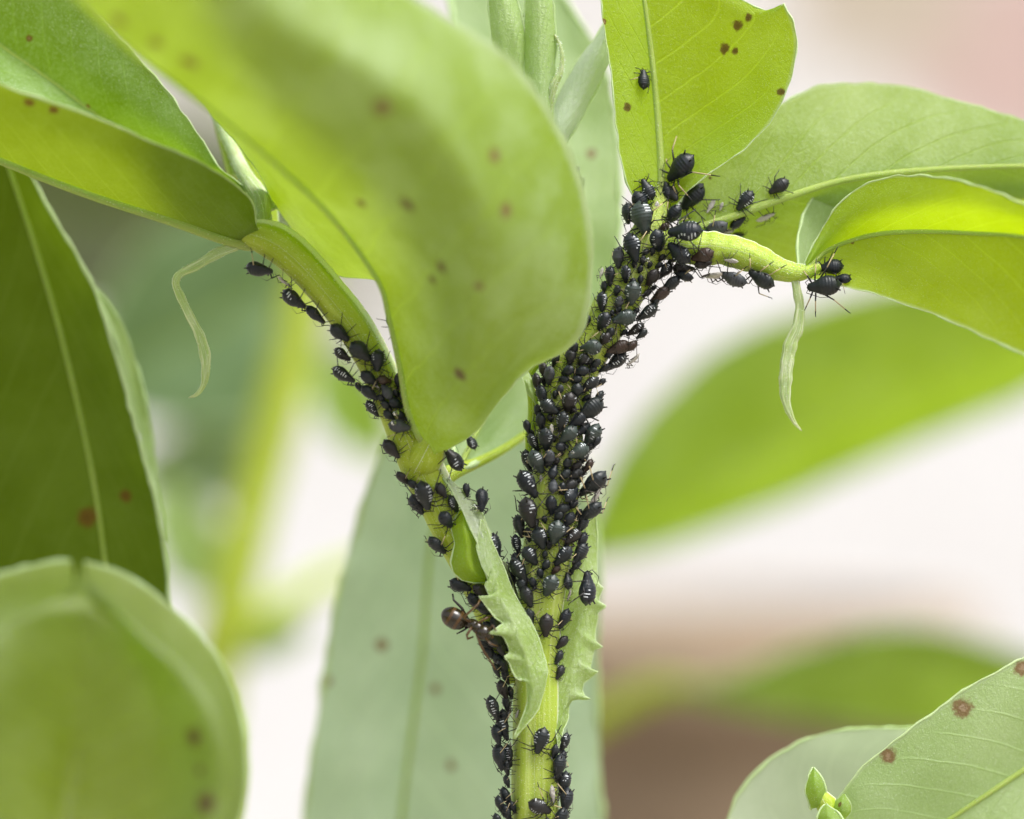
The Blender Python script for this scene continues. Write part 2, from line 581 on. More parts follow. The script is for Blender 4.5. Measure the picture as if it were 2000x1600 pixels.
STEM_C = [(1046, 4200, 0.3, 50), (1046, 3000, 0.2, 48), (1046, 1900, 0.05, 46), (1045, 1640, 0, 44), (1045, 1500, 0, 43), (1046, 1400, 0, 42), (1048, 1300, 0, 42), (1053, 1200, 0, 44), (1066, 1100, 0, 46),
          (1080, 1000, 0, 47), (1088, 900, 0, 46), (1098, 800, 0, 46), (1126, 720, 0, 45), (1172, 645, 0, 43), (1212, 580, 0, 42), (1245, 520, 0.02, 42),
          (1265, 465, 0.05, 38), (1280, 428, 0.08, 28), (1288, 395, 0.1, 17), (1292, 350, 0.14, 7)]
def stem_prof(th, t):
    return 1.0 + 0.13 * abs(math.cos(2 * (th + 0.45))) ** 6 * (1 if t < 0.86 else 0.4) - 0.03 * math.cos(4 * th)
tube('stem', STEM_C, M_STEM, plant, 170, 40, stem_prof, 0.04)
PET_C = [(1010, 1330, 0.1, 20), (990, 1280, 0.1, 30), (962, 1200, 0.05, 33), (930, 1130, 0, 34), (893, 1060, -0.05, 36), (862, 1000, -0.1, 36), (832, 935, -0.12, 38), (806, 880, -0.15, 38),
         (774, 805, -0.15, 34), (738, 725, -0.18, 33), (694, 645, -0.2, 33), (645, 580, -0.2, 33), (590, 518, -0.2, 34), (545, 480, -0.2, 36), (505, 462, -0.2, 30), (470, 455, -0.15, 20)]
def pet_prof(th, t):
    return 1.0 + 0.18 * math.exp(-((th - 1.55) / 0.24) ** 2) + 0.10 * math.exp(-((th - 0.75) / 0.2) ** 2) - 0.10 * math.exp(-((th - 1.12) / 0.22) ** 2)
pet = tube('petiole', PET_C, M_PETIOLE, plant, 130, 40, pet_prof, 0.05)
PETR_C = [(1270, 480, 0.0, 26), (1300, 478, -0.02, 30), (1350, 485, -0.05, 32), (1410, 488, -0.08, 30), (1470, 505, -0.08, 28), (1515, 525, -0.08, 23), (1550, 533, -0.08, 18), (1575, 531, -0.07, 14), (1600, 522, -0.02, 8)]
tube('petiole', PETR_C, M_STALK, plant, 90, 36, lambda th, t: 1 + 0.12 * math.exp(-((th - 4.6) / 0.3) ** 2), 0.08)
# pulvinus at the left leaf pair and its swollen white collar
tube('petiole', [(508, 462, -0.15, 26), (512, 435, -0.08, 21), (512, 412, 0.0, 18), (506, 385, 0.15, 20), (480, 345, 0.35, 16), (458, 300, 0.5, 13), (440, 262, 0.6, 12), (418, 215, 0.7, 10)], M_TENDRIL, plant, 40, 20, None, 0.1)
tube('petiole', [(505, 412, 0.05, 14), (522, 403, 0.1, 13), (534, 400, 0.12, 11), (541, 399, 0.13, 8), (545, 398, 0.14, 3)], M_TENDRIL, plant, 20, 14)
# stalk of the big front leaf, at the node
tube('petiole', [(812, 925, -0.12, 30), (828, 896, -0.2, 38), (842, 868, -0.26, 34), (858, 835, -0.32, 18), (868, 810, -0.36, 6)], M_PETIOLE, plant, 26, 20)
# right-hand stalk behind the node carrying the rear leaf
tube('petiole', [(862, 935, 0.0, 22), (890, 920, 0.1, 16), (930, 905, 0.3, 11), (980, 880, 0.5, 9), (1035, 843, 0.8, 7)], M_PETIOLE, plant, 30, 14)
# thin stalk beside the stem, with a little ragged flap
tube('petiole', [(1032, 890, 0.1, 6), (1036, 850, 0.1, 10), (1042, 810, 0.08, 11), (1040, 775, 0.06, 10), (1034, 740, 0.05, 8), (1050, 710, 0.0, 8), (1080, 690, 0.0, 12), (1110, 660, 0.0, 18)], M_PETIOLE, plant, 40, 12)

# big front leaf: flap in focus, fold, ridge and far margin
foldL = [(838, 888, -0.32), (800, 810, -0.42), (783, 720, -0.5), (762, 625, -0.65), (738, 545, -0.85), (650, 425, -1.3), (545, 325, -1.9), (400, 205, -2.5), (250, 95, -3.1), (90, -60, -3.7)]
flapL = [(836, 886, -0.25), (796, 800, -0.28), (782, 705, -0.25), (764, 610, -0.3), (738, 547, -0.15), (690, 543, 0.05), (640, 526, 0.15), (598, 482, 0.15), (545, 412, 0.1), (512, 350, 0.05), (490, 315, 0.0), (460, 275, -0.1),
         (415, 230, -0.4), (370, 180, -0.9), (230, 70, -2.0), (70, -80, -3.2)]
ridgL = [(846, 890, -0.38), (880, 820, -0.85), (908, 720, -1.45), (915, 580, -2.0), (900, 450, -2.5), (850, 340, -2.9), (750, 230, -3.3), (600, 120, -3.8), (430, -10, -4.2), (300, -120, -4.6)]
rig2L = [(850, 889, -0.34), (920, 835, -0.75), (965, 740, -1.25), (1020, 620, -1.6), (1040, 480, -1.95), (1005, 340, -2.3), (910, 190, -2.8), (760, 60, -3.3), (590, -70, -3.8), (480, -160, -4.2)]
margL = [(855, 887, -0.28), (925, 848, -0.45), (985, 775, -0.55), (1030, 722, -0.6), (1100, 688, -0.62), (1140, 640, -0.7), (1158, 540, -0.85), (1150, 420, -1.05), (1110, 290, -1.35), (1030, 155, -1.8), (930, 65, -2.3), (800, -10, -2.8), (650, -110, -3.3)]
leaf('front', plant, [flapL, foldL, ridgL, rig2L, margL], 1, dict(refl=(0.25, 0.38, 0.002), trans=(0.31, 0.45, 0.0), tmix=0.45, bloom=0.55, speck=0.15, rough=0.36, spec=1.0, ior=1.55, pale=(0.56, 0.72, 0.40)), nu=90, nc=12, wave=0.10, rib=(0.04, 0.02), margin=0.009, seed=3, freq=0.9,  # strong pale bloom: wax, plus sky sheen put into the colour
     spots=[(232, 40, 11, 1), (305, 85, 12, 1), (370, 122, 15, 1), (748, 212, 15, 0), (795, 400, 14, 1), (705, 397, 10, 1), (966, 303, 13, 0), (988, 412, 13, 0), (862, 522, 11, 1), (845, 547, 8, 1), (935, 560, 8, 0), (897, 731, 12, 1), (1162, 30, 6, 0)],
     label='large cupped leaf with brown spots')

# left pair of leaflets; their weaker light is put into darker greens
up = [(528, 412, 0.25), (470, 360, 0.25), (432, 330, 0.2), (415, 308, 0.2), (365, 230, 0.15), (305, 150, 0.15), (240, 78, 0.15), (172, 5, 0.15), (90, -70, 0.1)]
mi = [(512, 412, 0.3), (420, 352, 0.45), (300, 290, 0.5), (185, 222, 0.5), (100, 158, 0.5), (0, 88, 0.5), (-90, 20, 0.5)]
dn = [(500, 420, 0.25), (400, 385, 0.1), (290, 345, -0.1), (170, 300, -0.2), (60, 250, -0.3), (-50, 180, -0.3), (-150, 100, -0.3)]
leaf('left_rear', plant, [up, off_rail(up, mi, 0.5, -0.08), mi, off_rail(mi, dn, 0.5, -0.06), dn], 2, dict(refl=(0.15, 0.28, 0.03), trans=(0.27, 0.46, 0.0), tmix=0.4, bloom=0.5, speck=0.75, pale=(0.46, 0.62, 0.36)), nu=70, nc=10, rib=(0.022, 0.01), margin=0.010, seed=11,
     spots=[(57, 75, 6, 0), (172, 208, 4, 0)], label='leaf with downy pale upper face')
up = [(500, 440, -0.35), (493, 398, -0.5), (468, 368, -0.7), (400, 322, -0.95), (280, 270, -1.1), (180, 226, -1.2), (60, 186, -1.3), (0, 162, -1.35), (-90, 120, -1.5)]
mi = [(515, 470, -0.2), (488, 480, -0.2), (430, 465, -0.22), (340, 433, -0.25), (200, 388, -0.3), (100, 352, -0.35), (0, 312, -0.4), (-90, 275, -0.45)]
dn = [(512, 452, 0.0), (480, 440, 0.1), (430, 420, 0.15), (340, 390, 0.15), (200, 345, 0.15), (100, 310, 0.15), (0, 270, 0.1), (-90, 230, 0.1)]
leaf('left_front', plant, [up, off_rail(up, mi, 0.45, -0.12), mi, dn], 2, dict(refl=(0.11, 0.17, 0.0), trans=(0.26, 0.36, 0.0), tmix=0.52, bloom=0.12, speck=0.2), nu=70, nc=10, rib=(0.055, 0.045), margin=0.010, seed=5,
     spots=[(57, 200, 9, 1), (105, 215, 8, 1)], label='leaf seen from its folded side')

# leaf standing up at the top of the stem, a bite out of its tip
lm = [(1285, 430, 0.05), (1240, 392, 0.0), (1215, 330, -0.1), (1204, 250, -0.15), (1194, 150, -0.2), (1180, 60, -0.25), (1168, -60, -0.3)]
mm = [(1290, 430, 0.06), (1292, 380, 0.1), (1289, 300, 0.15), (1281, 200, 0.15), (1271, 100, 0.1), (1258, 0, 0.05), (1246, -90, 0.0)]
rm = [(1297, 430, 0.05), (1345, 372, 0.0), (1400, 330, -0.05), (1450, 295, -0.1), (1502, 240, -0.15), (1538, 175, -0.2), (1556, 100, -0.22), (1552, 55, -0.24), (1538, 18, -0.25), (1530, 6, -0.25), (1518, 22, -0.2), (1490, 18, -0.15), (1460, 4, -0.1), (1430, -14, -0.05), (1390, -60, 0.0)]
leaf('top', plant, [lm, off_rail(lm, mm, 0.5, -0.03), mm, off_rail(mm, rm, 0.4, 0.12), off_rail(mm, rm, 0.75, 0.02), rm], 2, dict(VIVID, nveins=7, vein=0.7), nu=80, nc=9, wave=0.03, rib=(0.046, 0.022), margin=0.009, seed=21,
     spots=[(1415, 96, 9, 1), (1435, 100, 6, 1), (1440, 50, 9, 1), (1462, 35, 7, 1), (1526, 180, 7, 1), (1225, 210, 8, 1), (1180, 43, 5, 0)], label='upright leaf with a bitten tip')
# leaf sweeping out behind it
um = [(1325, 440, 0.2), (1340, 370, 0.3), (1390, 300, 0.4), (1465, 235, 0.5), (1550, 190, 0.55), (1600, 168, 0.6), (1700, 163, 0.65), (1790, 172, 0.7), (1860, 196, 0.7), (1940, 217, 0.7), (2020, 240, 0.7), (2120, 280, 0.7)]
mm = [(1335, 455, 0.1), (1390, 437, 0.1), (1440, 420, 0.1), (1530, 388, 0.12), (1650, 352, 0.2), (1800, 333, 0.3), (2000, 325, 0.4), (2130, 330, 0.4)]
dm = [(1335, 475, 0.3), (1400, 505, 0.7), (1480, 528, 1.0), (1590, 540, 1.2), (1760, 500, 1.3), (2000, 430, 1.4), (2130, 420, 1.4)]
leaf('right_rear', plant, [um, off_rail(um, mm, 0.5, -0.06), mm, off_rail(mm, dm, 0.5, 0.05), dm], 2, dict(VIVID, refl=(0.19, 0.31, 0.06), bloom=0.5, speck=0.6, nveins=8, vein=0.7), nu=80, nc=10, wave=0.03, rib=(0.04, 0.02), margin=0.011, seed=31,
     spots=[(1387, 348, 3, 1)], label='broad leaf arching out from the stem top')
# right pair of leaflets at the end of the stalk
um = [(1566, 530, -0.05), (1590, 475, -0.05), (1625, 415, -0.1), (1670, 372, -0.15), (1730, 347, -0.3), (1800, 343, -0.5), (1880, 356, -0.8), (1960, 382, -1.0), (2040, 420, -1.2), (2120, 470, -1.4)]
mm = [(1566, 536, -0.1), (1610, 492, 0.05), (1660, 470, 0.1), (1720, 456, 0.0), (1800, 452, -0.2), (1900, 455, -0.5), (2000, 462, -0.8), (2120, 490, -1.1)]
dm = [(1566, 543, -0.1), (1610, 550, -0.1), (1660, 562, -0.12), (1720, 578, -0.2), (1810, 610, -0.4), (1900, 648, -0.7), (2000, 692, -1.0), (2120, 750, -1.4)]
leaf('right_front', plant, [um, off_rail(um, mm, 0.5, -0.12), mm, off_rail(mm, dm, 0.5, 0.08), dm], 2, dict(VIVID, nveins=7), nu=80, nc=10, wave=0.05, rib=(0.03, 0.02), margin=0.011, seed=41,
     spots=[(1640, 475, 2, 0), (1665, 474, 3, 0)], label='glowing leaflet seen from below')
um = [(1558, 532, 0.0), (1556, 480, 0.1), (1566, 430, 0.2), (1590, 385, 0.3), (1645, 352, 0.4), (1720, 338, 0.5), (1800, 334, 0.6), (1850, 330, 0.65), (1910, 321, 0.7), (1970, 320, 0.75), (2060, 335, 0.8), (2140, 360, 0.9)]
mm = [(1564, 534, 0.0), (1590, 500, 0.3), (1630, 450, 0.55), (1700, 400, 0.75), (1800, 370, 0.9), (1920, 370, 1.0), (2140, 410, 1.1)]
leaf('right_back', plant, [um, off_rail(um, mm, 0.5, 0.02), mm], 2, dict(PALE, speck=0.8), nu=60, nc=10, wave=0.02, rib=None, margin=0.016, seed=45, label='pale downy leaflet behind its twin')

# leaf behind the fork
lm = [(892, 918, 0.1), (880, 820, 0.6), (890, 640, 1.0), (905, 450, 1.3), (915, 250, 1.6), (890, 80, 1.8), (860, -100, 2.0)]
mm = [(896, 916, 0.12), (950, 800, 0.7), (1010, 640, 1.2), (1050, 450, 1.5), (1060, 280, 1.8), (1050, 100, 2.0), (1035, -80, 2.2)]
rm = [(905, 916, 0.1), (965, 888, 0.5), (1035, 842, 0.8), (1100, 770, 1.1), (1160, 670, 1.4), (1200, 540, 1.6), (1212, 400, 1.8), (1206, 260, 2.0), (1180, 125, 2.1), (1130, 40, 2.2), (1080, -40, 2.2)]
leaf('behind_fork', plant, [lm, off_rail(lm, mm, 0.5, 0.05), mm, off_rail(mm, rm, 0.5, 0.15), rm], 2, dict(PALE, refl=(0.25, 0.40, 0.15)), nu=60, nc=8, wave=0.08, rib=(0.03, 0.02), margin=0.03, seed=51,
     spots=[(1155, 300, 10, 0)], label='pale leaf behind the fork')
# young folded leaflets above
def folded(key, cl, w0, lab, mat, curl=0.12, marg=0.012):
    """A young leaflet still folded along its midrib: cl = (px, py, y, half width px)."""
    a = [(x - w, y_, d) for x, y_, d, w in cl]
    b = [(x + w, y_, d) for x, y_, d, w in cl]
    cl = [(x, y_, d - 0.42, w) for x, y_, d, w in cl]      # in the plane of focus
    a = [(x - w, y_, d) for x, y_, d, w in cl]
    b = [(x + w, y_, d) for x, y_, d, w in cl]
    mid = [(x, y_, d - curl) for x, y_, d, w in cl]
    leaf(key, plant, [b, off_rail(mid, b, 0.5, -0.04), mid, off_rail(mid, a, 0.5, -0.04), a], 2, mat, nu=50, nc=6, wave=0.03, rib=None, margin=marg, seed=ord(key[-1]) + 0.5, name='young_leaf', label=lab)
YM = dict(PALE, refl=(0.40, 0.58, 0.17), bloom=0.6, speck=1.0, vein=0.5)
folded('young_a', [(1012, 230, 0.6, 12), (1006, 170, 0.6, 26), (998, 110, 0.55, 33), (990, 50, 0.5, 33), (980, -10, 0.5, 26), (965, -70, 0.5, 10)], 0, 'narrow folded young leaf', YM)
folded('young_b', [(1065, 250, 0.5, 10), (1057, 200, 0.5, 25), (1054, 130, 0.5, 31), (1054, 60, 0.5, 30), (1052, 0, 0.5, 26), (1050, -70, 0.5, 12)], 0, 'young leaf with rolled edge', YM)
tube('young_leaf_edge', [(1072, 222, 0.05, 5), (1074, 195, 0.04, 8), (1082, 165, 0.02, 9), (1095, 140, 0.02, 6), (1098, 110, 0.03, 4), (1092, 85, 0.05, 3), (1083, 68, 0.06, 2)], M_TENDRIL, plant, 40, 10)
folded('young_c', [(1088, 280, 0.55, 18), (1100, 240, 0.55, 30), (1120, 195, 0.6, 34), (1144, 148, 0.65, 34), (1167, 105, 0.7, 30), (1185, 65, 0.75, 16), (1195, 30, 0.8, 6)], 0, 'silvery young leaf slanting upward',
       dict(PALE, refl=(0.56, 0.70, 0.44), trans=(0.5, 0.66, 0.35), bloom=0.9, speck=1.0, pale=(0.72, 0.78, 0.68)))
# strip of stalk seen between the left leaflets and the front leaf
tube('petiole', [(462, 345, 0.6, 18), (450, 300, 0.7, 17), (437, 260, 0.8, 15), (425, 220, 0.9, 12)], M_PETIOLE, plant, 24, 12)
lm = [(490, 420, 0.35), (470, 350, 0.55), (462, 300, 0.65), (445, 250, 0.75)]
rm = [(545, 440, 0.4), (540, 380, 0.5), (515, 320, 0.6), (470, 255, 0.7)]
leaf('strip', plant, [lm, off_rail(lm, rm, 0.5, -0.05), rm], 1, VIVID, nu=24, nc=5, rib=None, margin=0.01, seed=8, name='stipule')
# large pale leaf low behind the stem
lm = [(760, 850, 2.2), (716, 960, 2.4), (682, 1080, 2.5), (652, 1200, 2.6), (620, 1400, 2.7), (592, 1600, 2.8), (575, 1750, 2.9), (640, 2000, 3.0)]
mm = [(880, 840, 2.6), (858, 980, 2.8), (838, 1090, 2.9), (824, 1280, 3.0), (795, 1500, 3.1), (780, 1650, 3.1), (775, 1800, 3.1), (780, 2010, 3.0)]
rm = [(1010, 850, 2.2), (1110, 930, 2.4), (1160, 1010, 2.5), (1172, 1120, 2.5), (1166, 1300, 2.6), (1170, 1500, 2.7), (1165, 1700, 2.8), (1000, 2000, 3.0)]
leaf('low_behind', plant, [lm, off_rail(lm, mm, 0.5, -0.1), mm, off_rail(mm, rm, 0.5, -0.2), rm], 2, dict(PALE, refl=(0.45, 0.62, 0.40), trans=(0.42, 0.60, 0.30), bloom=0.6, pale=(0.62, 0.74, 0.58)), nu=60, nc=8, wave=0.12, rib=(0.03, 0.03), margin=0.035, seed=61,
     spots=[(745, 1260, 12, 0), (850, 1345, 10, 0), (880, 1495, 10, 0), (640, 1330, 10, 0)], label='large pale leaf low behind the stem')

# ---- stipules with toothed edges
ST = dict(PALE, refl=(0.32, 0.48, 0.09), trans=(0.46, 0.64, 0.06), bloom=0.75, speck=1.0, vein=0.8, nveins=12, pale=(0.60, 0.70, 0.46))
def blade(key, L, Rr, lab, mat, dy=-0.06, nu=90, name='stipule', margin=0.007):
    leaf(key, plant, [L, off_rail2(L, Rr, 0.5, dy), Rr], 1, mat, nu=nu, nc=8, wave=0.035, edge=0.002, rib=None, margin=margin, smooth=False, name=name, seed=len(key), label=lab, freq=2.5)
def off_rail2(a, b, t, dy):
    n = 60
    ra, rb = cr(a, n, False), cr(b, n, False)
    sm = []
    for i in range(n):
        acc = [0.0, 0.0, 0.0]
        cnt = 0
        for j in range(max(0, i - 5), min(n, i + 6)):
            for k in range(3):
                acc[k] += ra[j][k] * (1 - t) + rb[j][k] * t
            cnt += 1
        q = [x / cnt for x in acc]
        if i in (0, n - 1):
            q = [ra[i][k] * (1 - t) + rb[i][k] * t for k in range(3)]
        sm.append((q[0], q[1], q[2] + dy * math.sin(math.pi * i / (n - 1))))
    return sm
# left stipule: long toothed blade ...
blade('stip_l', [(940, 1015, -0.33), (934, 1042, -0.36), (930, 1070, -0.38), (942, 1110, -0.4), (958, 1130, -0.42), (945, 1141, -0.45), (953, 1158, -0.45), (962, 1172, -0.44), (934, 1164, -0.52), (951, 1186, -0.46), (968, 1208, -0.45), (983, 1218, -0.44),
                 (955, 1238, -0.54), (982, 1242, -0.46), (993, 1262, -0.45), (995, 1276, -0.44), (984, 1284, -0.5), (994, 1293, -0.46), (1000, 1310, -0.45), (1008, 1325, -0.45), (1021, 1329, -0.5), (1013, 1323, -0.46), (1028, 1318, -0.42),
                 (1030, 1350, -0.4), (1030, 1372, -0.4), (1022, 1395, -0.42), (1003, 1441, -0.45)],
      [(944, 1014, -0.32), (962, 1060, -0.28), (985, 1110, -0.26), (1005, 1160, -0.27), (1030, 1200, -0.3), (1052, 1245, -0.32), (1066, 1290, -0.33), (1070, 1312, -0.34), (1064, 1345, -0.35), (1052, 1385, -0.38), (1040, 1402, -0.4), (1028, 1415, -0.42), (1006, 1443, -0.45)],
      'toothed stipule twisted over the stem', ST, dy=-0.10)
# ... its upper strap and the bright cupped lobe
blade('stip_l2', [(866, 935, -0.25), (885, 965, -0.3), (905, 1000, -0.36), (915, 1025, -0.38), (932, 1060, -0.4), (940, 1100, -0.4), (955, 1135, -0.42)],
      [(880, 936, -0.22), (905, 960, -0.22), (930, 985, -0.22), (945, 1010, -0.22), (958, 1040, -0.22), (962, 1075, -0.24), (968, 1110, -0.28)], 'pale curled stipule tip', dict(ST, refl=(0.46, 0.56, 0.32), pale=(0.75, 0.8, 0.68), bloom=0.9), dy=-0.05, nu=60, margin=0.012)
blade('stip_l3', [(905, 985, -0.2), (893, 1005, -0.22), (880, 1030, -0.25), (888, 1062, -0.3), (880, 1100, -0.3), (885, 1118, -0.3), (903, 1134, -0.28), (925, 1138, -0.25), (945, 1136, -0.2)],
      [(915, 985, -0.2), (925, 1010, -0.2), (933, 1040, -0.2), (936, 1070, -0.2), (944, 1095, -0.2), (950, 1110, -0.2), (955, 1122, -0.2), (958, 1130, -0.2), (960, 1137, -0.2)], 'bright green cupped stipule lobe', dict(VIVID, speck=0.4), dy=-0.22, nu=50, margin=0.01)
blade('stip_l4', [(962, 1085, -0.2), (985, 1110, -0.18), (1000, 1140, -0.16), (1010, 1170, -0.15), (1022, 1195, -0.15)],
      [(968, 1085, -0.12), (990, 1100, -0.1), (1003, 1130, -0.1), (1012, 1165, -0.1), (1024, 1195, -0.1)], 'dull brownish underside of the stipule', dict(refl=(0.15, 0.16, 0.07), trans=(0.2, 0.24, 0.04), tmix=0.4, bloom=0.6, speck=1.0), dy=-0.05, nu=30)
# right stipule
blade('stip_r', [(1128, 1000, 0.1), (1120, 1060, 0.08), (1105, 1110, 0.05), (1095, 1160, 0.0), (1090, 1220, -0.02), (1086, 1280, -0.04), (1085, 1340, -0.06), (1083, 1390, -0.1), (1085, 1425, -0.14), (1090, 1460, -0.2)],
      [(1162, 1000, 0.15), (1167, 1040, 0.14), (1166, 1090, 0.12), (1166, 1130, 0.1), (1170, 1142, 0.1), (1179, 1148, 0.08), (1170, 1165, 0.1), (1167, 1176, 0.1), (1185, 1184, 0.05), (1166, 1196, 0.08), (1168, 1206, 0.08), (1163, 1228, 0.08),
       (1162, 1252, 0.06), (1178, 1263, 0.0), (1160, 1270, 0.05), (1154, 1300, 0.04), (1152, 1308, 0.04), (1170, 1312, -0.02), (1152, 1326, 0.03), (1140, 1335, 0.02), (1137, 1350, 0.02), (1143, 1360, 0.0), (1155, 1366, -0.06), (1135, 1366, 0.0), (1120, 1362, 0.0),
       (1112, 1378, -0.03), (1110, 1405, -0.06), (1100, 1425, -0.1), (1092, 1462, -0.2)], 'toothed stipule spread beside the stem', ST, dy=-0.08)
# small ragged flap at the fork and a tip peeping over the front leaf
blade('stip_s', [(1020, 738, -0.1), (1026, 755, -0.1), (1030, 770, -0.1), (1040, 780, -0.1), (1048, 792, -0.1)], [(1032, 728, -0.05), (1040, 745, -0.08), (1042, 760, -0.1), (1046, 772, -0.1), (1049, 790, -0.1)], 'small ragged stipule at the fork', ST, nu=24)
blade('stip_t', [(1120, 340, 0.3), (1124, 330, 0.3), (1130, 345, 0.3), (1128, 372, 0.3)], [(1121, 324, 0.3), (1133, 326, 0.3), (1132, 345, 0.3), (1142, 350, 0.3), (1136, 376, 0.3)], None, dict(PALE, refl=(0.6, 0.66, 0.5), pale=(0.8, 0.84, 0.75)), nu=20, dy=-0.02)
blade('stip_m', [(1088, 715, 0.0), (1100, 680, 0.05), (1125, 645, 0.05), (1150, 610, 0.05), (1165, 575, 0.0)], [(1140, 735, 0.0), (1150, 700, 0.0), (1165, 660, 0.0), (1172, 630, 0.0), (1170, 580, 0.0)], 'thin papery stipule against the slanting stem',
      dict(PALE, refl=(0.45, 0.48, 0.32), trans=(0.5, 0.55, 0.3), tmix=0.5, bloom=0.5), nu=30, dy=-0.15)

# ---- leaf-end tendrils (short, limp points)
def tendril(ctrl, lab, flat=0.45):
    o = tube('tendril', ctrl, M_TENDRIL, plant, 70, 14, lambda th, t: math.sqrt((math.sin(th)) ** 2 + (flat * math.cos(th)) ** 2) * (1 + 0.06 * math.sin(t * 60)), 0.12)
    o['label'] = lab
tendril([(470, 478, -0.2, 8), (430, 492, -0.15, 11), (385, 518, -0.1, 10), (352, 535, -0.1, 8), (343, 553, -0.1, 8), (353, 580, -0.12, 9), (372, 620, -0.14, 9), (390, 655, -0.15, 10), (400, 690, -0.15, 11), (402, 720, -0.15, 9), (398, 750, -0.15, 6), (385, 770, -0.15, 4), (368, 777, -0.15, 1)],
        'limp leaf point bent like an elbow')
tendril([(1552, 540, -0.1, 7), (1557, 570, -0.1, 9), (1562, 600, -0.1, 10), (1558, 640, -0.1, 12), (1545, 670, -0.1, 14), (1537, 710, -0.1, 14), (1534, 745, -0.1, 13), (1534, 775, -0.1, 10), (1540, 800, -0.1, 7), (1552, 825, -0.1, 4), (1566, 842, -0.1, 1)],
        'hanging leaf point with a brown scar')

# ---- down: short white hairs on stalks and young leaf edges
def down(pts, rads, n, lo, hi, seed, L=(0.008, 0.022)):
    rnd = random.Random(seed)
    vs, fs = [], []
    for _ in range(n):
        i = rnd.randrange(1, len(pts) - 1)
        T = (pts[i + 1] - pts[i - 1]).normalized()
        f = rnd.random()
        p = pts[i] + (pts[i + 1] - pts[i]) * f
        b = (Vector((0, -1, 0)) - T * T.dot(Vector((0, -1, 0)))).normalized()
        sd_ = T.cross(b)
        th = rnd.uniform(lo, hi)
        n_ = b * math.cos(th) + sd_ * math.sin(th)
        q = p + n_ * rads[i] * 0.97
        t2 = n_.cross(T)
        l = rnd.uniform(*L)
        w = l * 0.22
        k = len(vs)
        vs += [q + T * w, q + t2 * w - T * w * 0.5, q - t2 * w - T * w * 0.5, q + n_ * l + T * rnd.uniform(-0.4, 0.4) * l]
        fs += [(k, k + 1, k + 3), (k + 1, k + 2, k + 3), (k + 2, k, k + 3)]
    return vs, fs
for key_, n_, lo_, hi_ in (('petiole', 1300, -0.3, 2.2), ('petiole.001', 1100, 3.3, 6.6), ('stem', 900, -1.5, 1.5), ('petiole.002', 300, 0, 6.28), ('tendril', 260, 0, 6.28), ('tendril.001', 260, 0, 6.28), ('young_leaf_edge', 200, 0, 6.28)):
    pts_, rads_ = CENTRE[key_]
    if key_ == 'stem':
        k0 = next(i for i, p in enumerate(pts_) if p.z > -4.2)
        pts_, rads_ = pts_[k0:], rads_[k0:]
    vs, fs = down(pts_, rads_, n_, lo_, hi_, n_, (0.005, 0.012) if 'tendril' in key_ else (0.008, 0.022))
    d_ = mesh_obj('down', vs, fs, M_HAIR, bpy.data.objects[key_], smooth=False)
    d_['kind'] = 'stuff'

# ------------------------------------------------------------------ neighbouring bean plants
lp = thing('bean_plant', (-6.0, 1.6, GROUND_Z), 'shaded bean plant with a dark spotted leaf and a cupped leaf, beside the limp tendril', 'plant')
tube('stem', [(-180, 4300, 1.8, 45), (-190, 2600, 1.7, 44), (-200, 1200, 1.6, 40), (-180, 300, 1.5, 34)], M_STEM, lp, 40, 16)
tube('petiole', [(-195, 2000, 1.0, 22), (-80, 1850, -0.5, 20), (60, 1800, -1.8, 16), (120, 1740, -2.3, 12)], M_PETIOLE, lp, 30, 12)
tube('petiole', [(-180, 320, 1.5, 20), (-90, 270, 1.3, 18), (-20, 290, 1.1, 14)], M_PETIOLE, lp, 20, 12)
lm = [(-20, 270, 1.1), (-90, 420, 1.3), (-130, 650, 1.4), (-130, 900, 1.5), (-90, 1150, 1.5), (0, 1350, 1.4), (150, 1480, 1.3)]
mm = [(0, 275, 1.1), (50, 420, 1.25), (105, 600, 1.3), (150, 780, 1.3), (185, 950, 1.3), (212, 1150, 1.3), (228, 1300, 1.3), (240, 1490, 1.2)]
rm = [(20, 280, 1.05), (62, 345, 1.0), (105, 425, 0.95), (155, 505, 0.95), (190, 575, 0.95), (212, 655, 0.95), (240, 740, 1.0), (268, 850, 1.0), (298, 955, 1.05), (318, 1060, 1.1), (330, 1170, 1.1), (322, 1300, 1.15), (250, 1490, 1.2)]
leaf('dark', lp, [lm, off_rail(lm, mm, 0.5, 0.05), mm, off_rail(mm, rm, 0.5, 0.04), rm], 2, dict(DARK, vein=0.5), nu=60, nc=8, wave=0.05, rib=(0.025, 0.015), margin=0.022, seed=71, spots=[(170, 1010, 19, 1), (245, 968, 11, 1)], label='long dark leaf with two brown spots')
# its rolled-back margin
lm = [(180, 560, 1.15), (215, 640, 1.15), (243, 735, 1.2), (272, 850, 1.2), (300, 950, 1.2), (320, 1060, 1.2)]
rm = [(186, 560, 1.2), (240, 640, 1.35), (275, 740, 1.4), (296, 850, 1.4), (306, 950, 1.3), (324, 1060, 1.25)]
leaf('dark_roll', lp, [lm, off_rail(lm, rm, 0.5, 0.1), rm], 1, PALE, nu=30, nc=5, wave=0.03, rib=None, margin=0.02, seed=72, name='leaf', label='rolled margin of the dark leaf')
lm = [(60, 1900, -2.6), (-160, 1750, -2.7), (-220, 1500, -2.7), (-160, 1270, -2.6), (-60, 1150, -2.4), (60, 1105, -2.2), (140, 1096, -2.1)]
mm = [(90, 1900, -2.7), (120, 1700, -2.6), (150, 1500, -2.5), (170, 1350, -2.8), (175, 1240, -3.05), (165, 1165, -3.1), (155, 1095, -2.1)]
